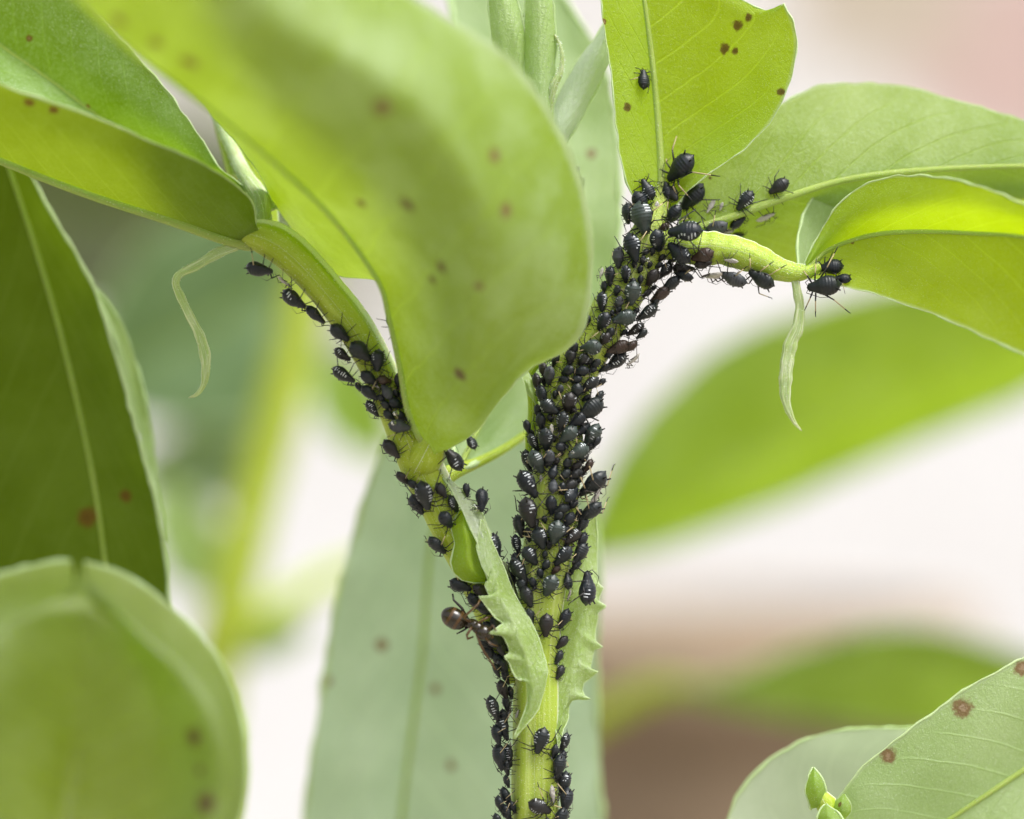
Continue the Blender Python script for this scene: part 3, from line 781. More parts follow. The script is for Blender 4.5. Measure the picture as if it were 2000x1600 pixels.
rm = [(120, 1900, -2.6), (380, 1760, -2.6), (462, 1620, -2.5), (484, 1515, -2.4), (472, 1400, -2.3), (430, 1290, -2.2), (350, 1200, -2.15), (260, 1132, -2.1), (165, 1096, -2.1)]
in_l = [(62, 1890, -3.0), (-110, 1740, -3.3), (-150, 1500, -3.5), (-90, 1330, -3.5), (-10, 1230, -3.4), (80, 1180, -3.3), (150, 1160, -3.1)]
in_r = [(115, 1890, -3.0), (340, 1750, -3.2), (420, 1620, -3.2), (440, 1515, -3.2), (425, 1420, -3.2), (375, 1325, -3.2), (300, 1250, -3.2), (230, 1190, -3.2), (170, 1160, -3.1)]
leaf('cup', lp, [lm, in_l, mm, off_rail(mm, in_r, 0.5, 0.15), in_r, rm], 2, dict(refl=(0.12, 0.19, 0.0), trans=(0.40, 0.55, 0.0), tmix=0.55, bloom=0.4, speck=0.05, pale=(0.34, 0.41, 0.26), rough=0.36, spec=1.0, ior=1.7), nu=60, nc=9, wave=0.03, rib=None, margin=0.022, seed=75,
     spots=[(378, 1440, 15, 1), (402, 1570, 17, 1), (390, 1505, 8, 1)], label='cupped leaf with a pale upturned rim')

rp = thing('bean_plant', (6.2, 0.8, GROUND_Z), 'low bean plant with a tiny budding shoot and rust-spotted leaf tip', 'plant')
tube('stem', [(2250, 4300, 0.8, 42), (2200, 2600, 0.7, 40), (2180, 1900, 0.5, 34)], M_STEM, rp, 40, 16)
tube('petiole', [(2195, 2200, 0.6, 20), (2160, 1900, 0.5, 18), (2150, 1600, 0.4, 14), (2150, 1420, 0.3, 12)], M_PETIOLE, rp, 30, 12)
tube('petiole', [(2200, 2600, 0.7, 20), (1960, 2150, 1.0, 18), (1800, 1900, 1.2, 14)], M_PETIOLE, rp, 30, 12)
um = [(2160, 1195, 0.3), (2060, 1250, 0.2), (1995, 1287, 0.12), (1900, 1338, 0.08), (1800, 1408, 0.05), (1725, 1466, 0.05), (1690, 1494, 0.08), (1655, 1535, 0.1), (1600, 1610, 0.2), (1560, 1680, 0.3)]
mm = [(2160, 1400, 0.45), (2080, 1450, 0.4), (1990, 1510, 0.35), (1900, 1570, 0.3), (1820, 1622, 0.3), (1740, 1665, 0.3), (1680, 1690, 0.35), (1580, 1720, 0.4)]
dm = [(2170, 1600, 0.3), (2100, 1640, 0.3), (2000, 1690, 0.3), (1900, 1730, 0.35), (1800, 1760, 0.4), (1700, 1760, 0.4), (1600, 1740, 0.45)]
leaf('low_right', rp, [um, off_rail(um, mm, 0.5, -0.08), mm, dm], 2, dict(PALE, refl=(0.34, 0.49, 0.18), speck=0.8, trans=(0.40, 0.6, 0.12)), nu=60, nc=9, wave=0.04, rib=(0.035, 0.02), margin=0.014, seed=81,
     spots=[(1997, 1305, 15, 0), (1880, 1383, 17, 0), (1735, 1476, 14, 0)], label='pale leaf with three rusty spots along its edge')
um = [(1790, 1890, 1.2), (1600, 1880, 1.1), (1470, 1780, 1.0), (1418, 1660, 0.95), (1430, 1575, 0.9), (1485, 1500, 0.9), (1560, 1450, 0.9), (1640, 1428, 0.9), (1720, 1422, 0.95), (1800, 1420, 1.0)]
mm = [(1800, 1890, 1.25), (1720, 1800, 1.4), (1680, 1700, 1.5), (1690, 1600, 1.5), (1730, 1520, 1.4), (1800, 1430, 1.1)]
dm = [(1815, 1890, 1.25), (1900, 1800, 1.5), (1940, 1680, 1.6), (1930, 1560, 1.5), (1880, 1480, 1.3), (1810, 1430, 1.1)]
leaf('low_pale', rp, [um, off_rail(um, mm, 0.5, 0.1), mm, dm], 2, dict(PALE, refl=(0.62, 0.72, 0.53), trans=(0.55, 0.68, 0.42), bloom=0.6, pale=(0.72, 0.78, 0.66)), nu=50, nc=8, wave=0.04, rib=(0.03, 0.02), margin=0.02, seed=85, label='rounded pale leaf behind the spotted one')
tube('shoot', [(1640, 2300, 0.2, 16), (1630, 1900, 0.1, 15), (1622, 1680, -0.05, 15), (1618, 1590, -0.1, 17), (1610, 1562, -0.1, 20), (1598, 1545, -0.1, 12)], M_PETIOLE, rp, 30, 14, None, 0.2)
lm = [(1585, 1580, -0.12), (1574, 1556, -0.14), (1574, 1535, -0.15), (1580, 1515, -0.15), (1589, 1498, -0.15)]
rm = [(1610, 1575, -0.12), (1614, 1552, -0.15), (1610, 1530, -0.16), (1600, 1512, -0.15), (1590, 1498, -0.15)]
YB = dict(VIVID, refl=(0.26, 0.42, 0.06), speck=1.0, bloom=0.3)
leaf('bud_a', rp, [lm, off_rail(lm, rm, 0.5, -0.12), rm], 1, YB, nu=24, nc=6, wave=0.04, rib=None, margin=0.012, name='bud_leaf', seed=9, freq=6)
lm = [(1618, 1600, -0.1), (1622, 1575, -0.14), (1634, 1562, -0.15), (1645, 1552, -0.15)]
rm = [(1652, 1600, -0.1), (1664, 1585, -0.14), (1660, 1568, -0.15), (1650, 1550, -0.15)]
leaf('bud_b', rp, [lm, off_rail(lm, rm, 0.5, -0.12), rm], 1, YB, nu=24, nc=6, wave=0.04, rib=None, margin=0.012, name='bud_leaf', seed=19, freq=6, spots=[(1640, 1572, 5, 0)])
lm = [(1630, 1630, -0.25), (1598, 1605, -0.25), (1600, 1588, -0.25), (1612, 1572, -0.22)]
rm = [(1640, 1630, -0.25), (1650, 1610, -0.3), (1640, 1590, -0.28), (1615, 1571, -0.22)]
leaf('bud_c', rp, [lm, off_rail(lm, rm, 0.5, -0.1), rm], 1, YB, nu=20, nc=6, wave=0.04, rib=None, margin=0.012, name='bud_leaf', seed=29, freq=6)

# ---- plants far enough behind to blur away
bp = thing('bean_plant', (1.9, 16.6, GROUND_Z), 'blurred bean plant with two broad leaves behind the aphid-covered stem', 'plant')
BG1 = dict(refl=(0.21, 0.36, 0.04), trans=(0.36, 0.55, 0.0), tmix=0.5, bloom=0.3, speck=0)
tube('stem', [(1105, 4300, 16.6, 44), (1100, 2400, 16.6, 40), (1090, 1600, 16.6, 36), (1085, 1330, 15.9, 30), (1090, 1000, 15.2, 24), (1115, 900, 14.6, 16)], M_STEM, bp, 40, 12)
tube('petiole', [(1085, 1450, 16.3, 24), (1170, 1400, 16.0, 26), (1280, 1345, 15.5, 26), (1380, 1345, 14.8, 16)], M_BGSTEM, bp, 20, 12)
tube('petiole', [(1090, 1130, 15.5, 20), (1110, 1095, 14.8, 18), (1150, 1078, 14.1, 14)], M_BGSTEM, bp, 20, 12)
um = [(1130, 1060, 14.1), (1200, 900, 13.5), (1300, 770, 13.0), (1430, 665, 12.6), (1600, 600, 12.4), (1800, 550, 12.4), (2000, 510, 12.6), (2200, 520, 13.0)]
mm = [(1130, 1080, 14.1), (1250, 1010, 13.7), (1400, 930, 13.3), (1550, 850, 13.3), (1750, 760, 13.3), (1900, 700, 13.3), (2100, 640, 13.3), (2210, 600, 13.1)]
dm = [(1130, 1095, 14.1), (1230, 1085, 14.4), (1330, 1055, 14.8), (1500, 995, 15.2), (1700, 905, 15.2), (1850, 840, 15.0), (2000, 775, 14.8), (2215, 660, 14.1)]
leaf('far_a', bp, [um, off_rail(um, mm, 0.5, -0.2), mm, off_rail(mm, dm, 0.5, 0.1), dm], 2, BG1, nu=40, nc=6, wave=0.15, rib=(0.04, 0.02), margin=0.04, seed=91, label='broad blurred leaf across the middle')
um = [(1330, 1345, 14.8), (1440, 1315, 14.4), (1590, 1258, 14.1), (1770, 1225, 13.9), (1900, 1245, 14.1), (2060, 1300, 14.4), (2200, 1380, 14.8)]
mm = [(1330, 1350, 14.8), (1450, 1345, 14.8), (1600, 1330, 14.8), (1770, 1330, 14.8), (1920, 1345, 14.8), (2200, 1400, 14.8)]
dm = [(1330, 1356, 14.8), (1450, 1385, 15.4), (1600, 1412, 15.9), (1780, 1435, 16.1), (1950, 1440, 15.9), (2200, 1420, 15.0)]
leaf('far_b', bp, [um, off_rail(um, mm, 0.5, -0.1), mm, off_rail(mm, dm, 0.5, 0.1), dm], 2, dict(BG1, refl=(0.12, 0.20, 0.05), trans=(0.26, 0.41, 0.004)), nu=40, nc=6, wave=0.1, rib=(0.04, 0.02), margin=0.03, seed=92, label='blurred leaf above the pale low leaf')

yp = thing('bean_plant', (-5.2, 17.0, GROUND_Z), 'blurred bean plant with yellow-green slanting stalks behind the tendril', 'plant')
tube('stem', [(330, 4300, 17.6, 60), (340, 2600, 17.0, 56), (380, 1700, 16.3, 52), (415, 1330, 15.7, 50), (448, 1190, 15.5, 48), (490, 1010, 15.5, 46), (530, 860, 15.5, 46), (570, 700, 15.5, 44), (600, 560, 15.5, 42), (630, 400, 15.5, 34)], M_BGSTEM, yp, 60, 14)
tube('petiole', [(430, 1230, 15.5, 30), (520, 1200, 15.9, 26), (620, 1140, 16.3, 24), (720, 1100, 16.7, 20)], M_PETIOLE, yp, 30, 12)
GR = dict(refl=(0.13, 0.22, 0.09), trans=(0.16, 0.28, 0.05), tmix=0.4, bloom=0.35, speck=0, pale=(0.3, 0.42, 0.26))
def simple_leaf(key, par, a, b, half, y, mat, lab, tip=1.0, curve=0.4, seed=0):
    """A broad blade from base a to tip b (px), half its width in px."""
    ax, ay = a
    bx, by = b
    dx, dy = bx - ax, by - ay
    ln = math.hypot(dx, dy)
    nx, ny = -dy / ln, dx / ln
    L, Mm, Rr = [], [], []
    for i in range(9):
        t = i / 8
        w = half * math.sin(math.pi * (0.03 + 0.95 * t ** 0.8)) ** 0.7
        L.append((ax + dx * t + nx * w, ay + dy * t + ny * w, y - curve * math.sin(math.pi * t)))
        Mm.append((ax + dx * t, ay + dy * t, y + curve * 0.3))
        Rr.append((ax + dx * t - nx * w, ay + dy * t - ny * w, y - curve * 0.6 * math.sin(math.pi * t)))
    return leaf(key, par, [L, off_rail(L, Mm, 0.5, -0.1), Mm, off_rail(Mm, Rr, 0.5, -0.1), Rr], 2, mat, nu=40, nc=6, wave=0.2, rib=(0.05, 0.02), margin=0.03, seed=seed, label=lab)
simple_leaf('far_c', yp, (620, 520), (180, 760), 210, 19.4, GR, 'blurred grey-green leaf', seed=101)
simple_leaf('far_d', yp, (420, 1160), (300, 940), 70, 18.5, PALE, 'small blurred pale leaf', seed=102)
simple_leaf('far_e', yp, (630, 700), (760, 900), 70, 17.6, dict(BG1), 'small blurred bright leaf', seed=103)
simple_leaf('far_f', yp, (430, 1250), (600, 1230), 50, 16.7, PALE, None, seed=104)
simple_leaf('far_g', yp, (600, 470), (-120, 400), 190, 24.1, dict(DARK, refl=(0.10, 0.12, 0.07), trans=(0.12, 0.15, 0.04)), 'dull blurred leaf', seed=105)
simple_leaf('far_h', yp, (560, 880), (250, 930), 90, 22.2, dict(GR, refl=(0.15, 0.20, 0.11)), 'dull low blurred leaf', seed=106)

# clay pot behind
pot = thing('clay_pot', (5.2, 44, GROUND_Z), 'blurred brown clay pot standing before the pale wall', 'pot')
prof = [(0.0, 0), (3.9, 0), (4.1, 0.3), (5.4, 9.4), (5.4, 9.5), (5.95, 9.6), (6.05, 12.0), (5.6, 12.2), (5.2, 12.0), (5.1, 10.2), (0.0, 10.0)]
def lathe(prof, n, c):
    vs, fs = [], []
    for r, z in prof:
        for k in range(n):
            a = 2 * math.pi * k / n
            vs.append(Vector((c[0] + r * math.cos(a), c[1] + r * math.sin(a), c[2] + z)))
    for i in range(len(prof) - 1):
        for k in range(n):
            k2 = (k + 1) % n
            fs.append((i * n + k, i * n + k2, (i + 1) * n + k2, (i + 1) * n + k))
    return vs, fs
M_CLAY = plain_mat('weathered_clay', (0.30, 0.225, 0.15), 0.85, 0.25, 0.3, 0.3, scale=0.5, dist=0.1)
vs, fs = lathe(prof[:5], 40, (5.2, 44, GROUND_Z))
mesh_obj('pot_body', vs, fs, M_CLAY, pot)
vs, fs = lathe(prof[4:9], 40, (5.2, 44, GROUND_Z))
mesh_obj('rim', vs, fs, M_CLAY, pot)
vs, fs = lathe(prof[8:], 40, (5.2, 44, GROUND_Z))
mesh_obj('soil_fill', vs, fs, bpy.data.materials['garden_soil'], pot)

# ------------------------------------------------------------------ aphids
def seg_tube(vs, fs, mi, pts, rads, mat, n=5):
    off = len(vs)
    a, b, _ = tube_data([Vector(p) for p in pts], rads, n)
    vs += a
    fs += [tuple(x + off for x in f) for f in b]
    mi += [mat] * len(b)

def aphid_mesh(name, seed, body, width=1.0, marks=0, pale_legs=False, nymph=False, skin=False, leg_scale=1.0):
    """Unit-length aphid, head at +X, feet on z = 0. One mesh: trunk, legs, feelers and tail tubes."""
    rnd = random.Random(seed)
    prof = [(-0.50, 0.012), (-0.485, 0.03), (-0.455, 0.045), (-0.43, 0.10), (-0.39, 0.165), (-0.33, 0.225), (-0.25, 0.27), (-0.15, 0.295), (-0.04, 0.295), (0.06, 0.27), (0.15, 0.23), (0.22, 0.19), (0.28, 0.16), (0.33, 0.145),
            (0.38, 0.125), (0.42, 0.115), (0.46, 0.09), (0.485, 0.055), (0.50, 0.01)]
    if nymph:
        prof = [(x, w * (0.98 if x < 0 else 1.1)) for x, w in prof]
    NX, NS = 34, 26
    def wid(x):
        for (a, wa), (b, wb) in zip(prof, prof[1:]):
            if a <= x <= b:
                t = (x - a) / (b - a)
                t = t * t * (3 - 2 * t) * 0.4 + t * 0.6
                return wa + (wb - wa) * t
        return 0.01
    vs, fs, mi = [], [], []
    zc = 0.25
    for i in range(NX):
        u = i / (NX - 1)
        x = -0.5 + (u - 0.09 * math.sin(2 * math.pi * u) / (2 * math.pi) * -1)
        x = max(-0.5, min(0.5, x))
        w = wid(x) * width
        groove = 1 - 0.07 * (0.5 + 0.5 * math.cos(x * 2 * math.pi / 0.088)) ** 3
        cz = zc - 0.06 * max(0, (x - 0.1) / 0.4) + 0.02 * (1 if x < -0.2 else 0)
        for k in range(NS):
            a = 2 * math.pi * k / NS
            up = math.cos(a)
            r = w * (groove if up > -0.3 else 1)
            yy = math.sin(a) * r
            zz = up * r * (0.86 if up > 0 else 0.66)
            if skin:
                j = 1 + 0.35 * noise.noise(Vector((x * 6 + seed, math.cos(a) * 2, math.sin(a) * 2)))
                yy *= j
                zz = zz * j * 0.7
            vs.append(Vector((x, yy, cz + zz)))
    mark_rows = {}
    if marks:
        for q in range(marks):
            xm = -0.30 + q * 0.092 + rnd.uniform(-0.01, 0.01)
            i = min(range(NX), key=lambda i: abs(vs[i * NS].x - xm))
            for sgn in (1, -1):
                if rnd.random() < 0.86:
                    k0 = rnd.choice((4, 4, 5))
                    mark_rows.setdefault(i, []).append((sgn, k0, rnd.choice((1, 2, 2, 3))))
    for i in range(NX - 1):
        for k in range(NS):
            k2 = (k + 1) % NS
            fs.append((i * NS + k, i * NS + k2, (i + 1) * NS + k2, (i + 1) * NS + k))
            mt = 0
            for sgn, k0, ln in mark_rows.get(i, ()):
                kk = k if sgn > 0 else (NS - 1 - k)
                if k0 - 1 <= kk < k0 - 1 + ln:
                    mt = 1
            mi.append(mt)
    fs.append(tuple(range(NS)))
    mi.append(0)
    fs.append(tuple((NX - 1) * NS + k for k in range(NS - 1, -1, -1)))
    mi.append(0)
    # tail tubes
    if not skin:
        for s in (1, -1):
            b = Vector((-0.33, s * 0.13 * width, zc + 0.16 * width))
            d = Vector((-0.75, s * 0.38, 0.42)).normalized()
            L = 0.12 if not nymph else 0.07
            seg_tube(vs, fs, mi, [b, b + d * L * 0.6, b + d * L], [0.030, 0.022, 0.020], 2, 6)
    # eyes
    for s in (1, -1):
        seg_tube(vs, fs, mi, [(0.425, s * 0.095 * width, 0.20), (0.43, s * 0.125 * width, 0.205)], [0.028, 0.012], 2, 6)
    # feelers
    for s in (1, -1):
        f = rnd.uniform(-0.12, 0.12)
        b = Vector((0.47, s * 0.05, 0.22))
        kn = b + Vector((0.06, s * 0.10, 0.07))
        e1 = kn + Vector((-0.28 + f, s * 0.17, 0.12 + f * 0.4))
        e2 = e1 + Vector((-0.26, s * 0.03, -0.05))
        seg_tube(vs, fs, mi, [b, kn, (kn + e1) / 2, e1, e2], [0.014, 0.012, 0.011, 0.009, 0.005], 2, 4)
    # legs
    hips = [(0.33, 0.10, 0.16, 0.30), (0.25, 0.12, 0.15, 0.34), (0.15, 0.15, 0.15, 0.52)]
    base_ang = [55, 95, 135]
    for s in (1, -1):
        for q, (hx, hy, hz, L) in enumerate(hips):
            L *= leg_scale * rnd.uniform(0.9, 1.1)
            a = R(base_ang[q] + rnd.uniform(-16, 16))
            d = Vector((math.cos(a), s * math.sin(a), 0))
            h = Vector((hx, s * hy * width, hz))
            knee = h + d * L * 0.62 + Vector((0, 0, L * rnd.uniform(0.25, 0.5)))
            a2 = a + R(rnd.uniform(-12, 18))
            d2 = Vector((math.cos(a2), s * math.sin(a2), 0))
            foot = knee + d2 * L * rnd.uniform(0.7, 0.95)
            foot.z = 0.0
            toe = foot + d2 * 0.06
            toe.z = 0.0
            pm = knee + (foot - knee) * 0.72
            seg_tube(vs, fs, mi, [h, (h + knee) / 2, knee], [0.022, 0.028, 0.020], 2)
            seg_tube(vs, fs, mi, [knee, pm], [0.020, 0.017], 3 if pale_legs else (3 if q == 2 and rnd.random() < 0.35 else 2))
            seg_tube(vs, fs, mi, [pm, foot, toe], [0.018, 0.014, 0.012], 2)
    me = bpy.data.meshes.new(name)
    me.from_pydata(vs, [], fs)
    for m in ([M_SKIN, M_SKIN, M_SKINLEG, M_SKINLEG] if skin else [body, M_WAX, M_LEG, M_SHIN]):
        me.materials.append(m)
    me.polygons.foreach_set('use_smooth', [True] * len(fs))
    me.polygons.foreach_set('material_index', mi)
    me.update()
    return me

KINDS = {
    'm': [aphid_mesh('aphid_marked', i, M_APHID, 1.0 + 0.06 * (i % 3 - 1), 5 + i % 2) for i in range(6)],
    'p': [aphid_mesh('aphid_plain', 20 + i, M_APHID, 1.0 + 0.07 * (i % 3 - 1)) for i in range(6)],
    'd': [aphid_mesh('aphid_round', 40 + i, M_APHID, 1.16, 4 if i % 2 else 0) for i in range(4)],
    's': [aphid_mesh('aphid_young', 60 + i, M_APHID, 1.05, 0, nymph=True, leg_scale=1.1) for i in range(4)],
    'g': [aphid_mesh('aphid_green', 70 + i, M_GREEN, 1.12, 5 if i else 3) for i in range(3)],
    'y': [aphid_mesh('aphid_grey', 80 + i, M_GREY, 1.0, 3 * (i % 2), nymph=True) for i in range(3)],
    'b': [aphid_mesh('aphid_brown', 90 + i, M_BROWN, 1.0) for i in range(3)],
    'l': [aphid_mesh('aphid_long_legged', 100 + i, M_APHID, 1.0, 0, pale_legs=True, leg_scale=1.35) for i in range(4)],
    'k': [aphid_mesh('shed_skin', 120 + i, M_SKIN, 0.52, skin=True, leg_scale=1.2) for i in range(4)],
}
HGT = {'s': 0.25, 'y': 0.25, 'k': 0.2}

TUBES = {'stem': cr(STEM_C, 260), 'pet': cr(PET_C, 200), 'petr': cr(PETR_C, 80)}

def frame_on_tube(key, px, py, h, out):
    """Where a body of height h centred at picture point px, py rests on a round stem; out tilts it towards the camera side."""
    best = min(TUBES[key], key=lambda c: (c[0] - px) ** 2 + (c[1] - py) ** 2)
    i = TUBES[key].index(best)
    a, b = TUBES[key][max(i - 3, 0)], TUBES[key][min(i + 3, len(TUBES[key]) - 1)]
    T = (P(b[0], b[1], b[2]) - P(a[0], a[1], a[2])).normalized()
    c = P(best[0], best[1], best[2])
    p = P(px, py, best[2])
    side = T.cross(Vector((0, -1, 0))).normalized()
    front = side.cross(T).normalized()
    if front.y > 0:
        front = -front
    r = best[3] / 200
    d = (p - c).dot(side)
    ax = c + T * (p - c).dot(T)
    Rr = r + h * 0.55
    q = d / Rr
    if abs(q) < 0.985:
        ang = math.asin(q)
    else:
        ang = math.copysign(1.42 - out, q)
        Rr = abs(d) / max(0.5, abs(math.sin(ang)))
    n = side * math.sin(ang) + front * math.cos(ang)
    return ax + n * (Rr - h * 0.55), n

N_AP = [0]
def place(kind, px, py, L, deg, on, label, group, pitch=14, lift=0.0, var=None, cat='aphid', name='aphid', roll=0.0):
    mesh = KINDS[kind][N_AP[0] % len(KINDS[kind]) if var is None else var]
    N_AP[0] += 1
    L *= 1.18 if kind != 'k' else 1.05
    ln = L / 200.0
    h = ln * HGT.get(kind, 0.45)
    if on in TUBES:
        loc, n = frame_on_tube(on, px, py, h, 0.25)
    else:
        hit = see(LEAF_BVH[on], px, py)
        if hit is None:
            near = LEAF_BVH[on].find_nearest(P(px, py, 0))
            loc, n = P(px, py, near[0].y - 0.02), Vector((0, -1, 0))
        else:
            loc, n = hit
            d = (EYE - loc).normalized()
            n = (n + d * 0.25).normalized()
            loc = loc - (n - d * n.dot(d)) * h * 0.4
    hd = Vector((math.cos(R(deg)), 0, math.sin(R(deg))))
    t = hd - n * n.dot(hd)
    if t.length < 0.25:
        t = t + Vector((0, -0.5, 0)) - n * n.dot(Vector((0, -0.5, 0)))
    t.normalize()
    fore = math.hypot(t.x, t.z)
    ln /= max(0.72, fore)
    p = R(pitch)
    t2 = t * math.cos(p) - n * math.sin(p)
    n2 = n * math.cos(p) + t * math.sin(p)
    w = n2.cross(t2)
    M = Matrix.Identity(4)
    for k in range(3):
        M[k][0], M[k][1], M[k][2] = t2[k] * ln, w[k] * ln, n2[k] * ln
    loc = loc + n * (lift + 0.22 * ln * math.sin(p))
    M.translation = loc
    o = bpy.data.objects.new(name, mesh)
    COL.objects.link(o)
    o.matrix_world = M
    return tag(o, label, cat, group)

SIZE = lambda L: 'tiny' if L < 23 else 'small' if L < 31 else 'mid-sized' if L < 42 else 'large'
LOOK = {'m': 'white-dashed black aphid', 'p': 'plain black aphid', 'd': 'round black aphid', 's': 'black young aphid', 'g': 'dark green-black aphid', 'y': 'greyish aphid', 'b': 'brownish aphid', 'l': 'straw-legged black aphid', 'k': 'shed white aphid skin'}
def way(deg):
    a = deg % 360
    return 'heading down' if 225 <= a <= 315 else 'heading up' if 45 <= a <= 135 else 'lying crosswise'
def colony(on, where, group, rows, pitch=16):
    for row in rows.strip().split(';'):
        q = row.split()
        if not q:
            continue
        x, y, L, deg, kind = float(q[0]), float(q[1]), float(q[2]), float(q[3]), q[4]
        lift = float(q[5]) if len(q) > 5 else 0.0
        if kind == 'k':
            place('k', x, y, L, deg, on, f'{SIZE(L)} shed white aphid skin {where}', 'shed aphid skins', 4, lift, cat='shed skin', name='shed_skin')
        else:
            place(kind, x, y, L, deg, on, f'{SIZE(L)} {LOOK[kind]} {way(deg)} {where}', group, pitch + random.uniform(-8, 10), lift)

# forked top of the stem
colony('top', 'at the foot of the upright bitten leaf', 'aphids at the forked stem top', '1264 372 40 115 m;1250 395 44 300 p;1302 375 33 100 s;1317 381 26 315 s;1281 410 34 270 k', 8)
colony('right_rear', 'on the leaf arching out from the fork', 'aphids on the arching leaf', '1389 404 30 240 k;1409 404 18 250 k;1342 354 30 235 k;1420 449 30 220 k;1438 458 26 330 p', 8)
place('l', 1337, 332, 62, 213, 'top', 'largest black aphid, with straw-coloured legs, at the upright leaf base', 'aphids at the forked stem top', 6, 0.05)
place('p', 1357, 386, 56, 225, 'right_rear', 'large glossy black aphid just above the forked stem, below the straw-legged one', 'aphids at the forked stem top', 10, 0.02)
place('p', 1315, 419, 42, 235, 'top', 'plain black aphid alone on the pale fork between upright and arching leaf', 'aphids at the forked stem top', 12)
place('p', 1255, 157, 36, 80, 'top', 'lone blackish aphid high on the upright bitten leaf, beside its midrib', None, 6)
place('y', 1396, 438, 46, 235, 'right_rear', 'slate-grey aphid with faint pale bands at the arching leaf base', 'aphids on the arching leaf', 8)
place('m', 1456, 392, 42, 230, 'right_rear', 'white-dashed aphid alone on the arching leaf above its midrib', 'aphids on the arching leaf', 6)
place('p', 1522, 365, 40, 213, 'right_rear', 'plain aphid farthest out along the arching leaf', 'aphids on the arching leaf', 6)
place('k', 1492, 420, 40, 10, 'right_rear', 'grey-white shed skin clinging under the arching leaf midrib', 'shed aphid skins', 4, cat='shed skin', name='shed_skin')
place('p', 1439, 433, 32, 35, 'right_rear', 'dark aphid tucked under the arching leaf midrib', 'aphids on the arching leaf', 6)
place('m', 1343, 462, 60, 175, 'petr', 'large aphid with bold white dashes straddling the leaf stalk', 'aphids at the forked stem top', 6, 0.06)
colony('petr', 'on the leaf stalk beside the forked stem', 'aphids on the short leaf stalk', '1330 498 48 140 m;1375 501 40 205 b;1373 516 30 0 p;1335 525 38 0 p;1339 539 34 200 p;1427 509 28 180 k;1396 530 38 250 k', 8)
place('y', 1434, 539, 48, 180, 'petr', 'upturned aphid with ribbed grey belly hanging under the leaf stalk', 'aphids on the short leaf stalk', 2)
place('l', 1486, 546, 50, 155, 'petr', 'pale-legged aphid hanging under the leaf stalk close to the hanging leaf point', 'aphids on the short leaf stalk', 2)
place('p', 1624, 523, 42, 185, 'right_front', 'plain black aphid sitting on the glowing leaflet', 'aphids on the glowing leaflet', 4)
place('l', 1609, 559, 58, 186, 'right_front', 'large black aphid hanging from the lower edge of the glowing leaflet', 'aphids on the glowing leaflet', 2)
place('p', 1646, 546, 30, 170, 'right_front', 'small aphid half hidden behind the larger one on the glowing leaflet edge', 'aphids on the glowing leaflet', 2)

colony('stem', 'in the crowd where the stem forks', 'aphids at the forked stem top', '''1227 420 36 295 p;1252 431 55 285 g;1294 449 20 210 b;1277 474 44 295 m;1232 489 50 285 m;1297 528 34 240 d;1270 543 34 260 d;1220 537 32 265 m;
1288 505 18 240 s;1252 514 18 260 s;1247 530 16 250 s;1247 550 17 270 s;1258 498 16 230 s;1304 512 15 250 s;1270 496 16 270 s;1315 503 20 220 s;1211 507 36 270 y;1306 553 40 225 p;1265 522 14 250 s;1236 520 15 260 s;1283 520 14 200 s;1320 515 18 210 s''')
colony('stem', 'on the slanting upper stem', 'aphids crowding the slanting upper stem', '''1192 540 34 265 p;1191 547 22 260 k 0.12;1232 575 44 265 g;1175 590 34 270 m;1207 592 24 255 y;1287 572 42 240 b;1260 572 20 230 s;1204 570 20 250 s;1182 562 20 260 s;1262 607 44 215 m;1219 621 40 195 g;
1179 626 38 240 m;1240 640 36 225 m;1252 652 24 220 p;1190 650 24 250 p;1180 661 28 240 d;1157 679 40 190 g;1207 675 40 200 b;1230 675 30 220 b;1121 679 30 250 p;1114 697 28 260 d;1139 702 26 240 d;1162 709 24 230 p;
1202 702 46 190 m;1180 717 24 210 p;1232 556 18 250 s;1276 588 18 220 s;1238 606 18 240 s;1206 606 16 240 s;1194 612 14 250 s;1216 648 16 240 s;1150 705 16 230 s;1216 690 34 200 k 0.1;1186 690 18 230 s;1272 562 16 220 s''')
colony('stem', 'packed on the middle of the upright stem', 'aphids packed on the middle stem', '''1064 722 26 300 p;1080 732 36 230 y;1111 724 28 200 p;1136 725 28 195 p;1052 745 32 290 p;1102 742 20 180 s;1126 741 22 200 s;1152 747 36 220 m;1172 744 22 230 p;1095 760 20 240 y;1060 770 36 290 p;
1125 762 30 265 d;1110 782 38 260 d;1167 775 28 220 p;1150 795 50 205 p;1072 795 34 330 m;1097 821 38 260 m;1127 819 34 215 p;1152 845 48 250 g;1137 837 26 200 p;1110 847 38 225 g;1067 855 42 265 m;1045 860 34 285 m;1057 822 32 270 p;
1032 832 26 270 p;1094 872 26 0 s;1150 870 24 240 p;1075 890 32 260 y;1050 896 44 285 g;1033 897 40 275 m;1137 892 28 240 p;1087 899 16 250 s;1105 902 24 270 s;1122 907 22 225 s;1080 922 26 70 s;1102 925 24 230 s;1121 924 24 210 s;
1134 920 22 270 s;1147 907 26 230 b;1080 950 28 90 y;1096 951 22 260 s;1112 947 28 210 p;1127 935 20 240 s;1112 966 36 30 m;1080 840 24 270 k 0.05;1058 935 18 270 k;1085 770 16 250 s;1143 775 18 220 s;1090 800 14 240 s;1118 800 16 230 s;
1082 855 14 270 s;1095 885 12 240 s;1068 905 16 270 s;1075 815 16 280 s;1066 745 18 290 s;1140 760 16 220 s;1156 722 18 210 p;1163 860 24 240 p''')
place('g', 1124, 880, 34, 200, 'stem', 'swollen pale grey-green aphid with a bead of honeydew, mid-stem', 'aphids packed on the middle stem', 10, 0.04, var=0)
place('l', 1152, 932, 62, 250, 'stem', 'huge straw-legged aphid bulging from the stem above a big shed skin', 'aphids packed on the middle stem', 40, 0.0)
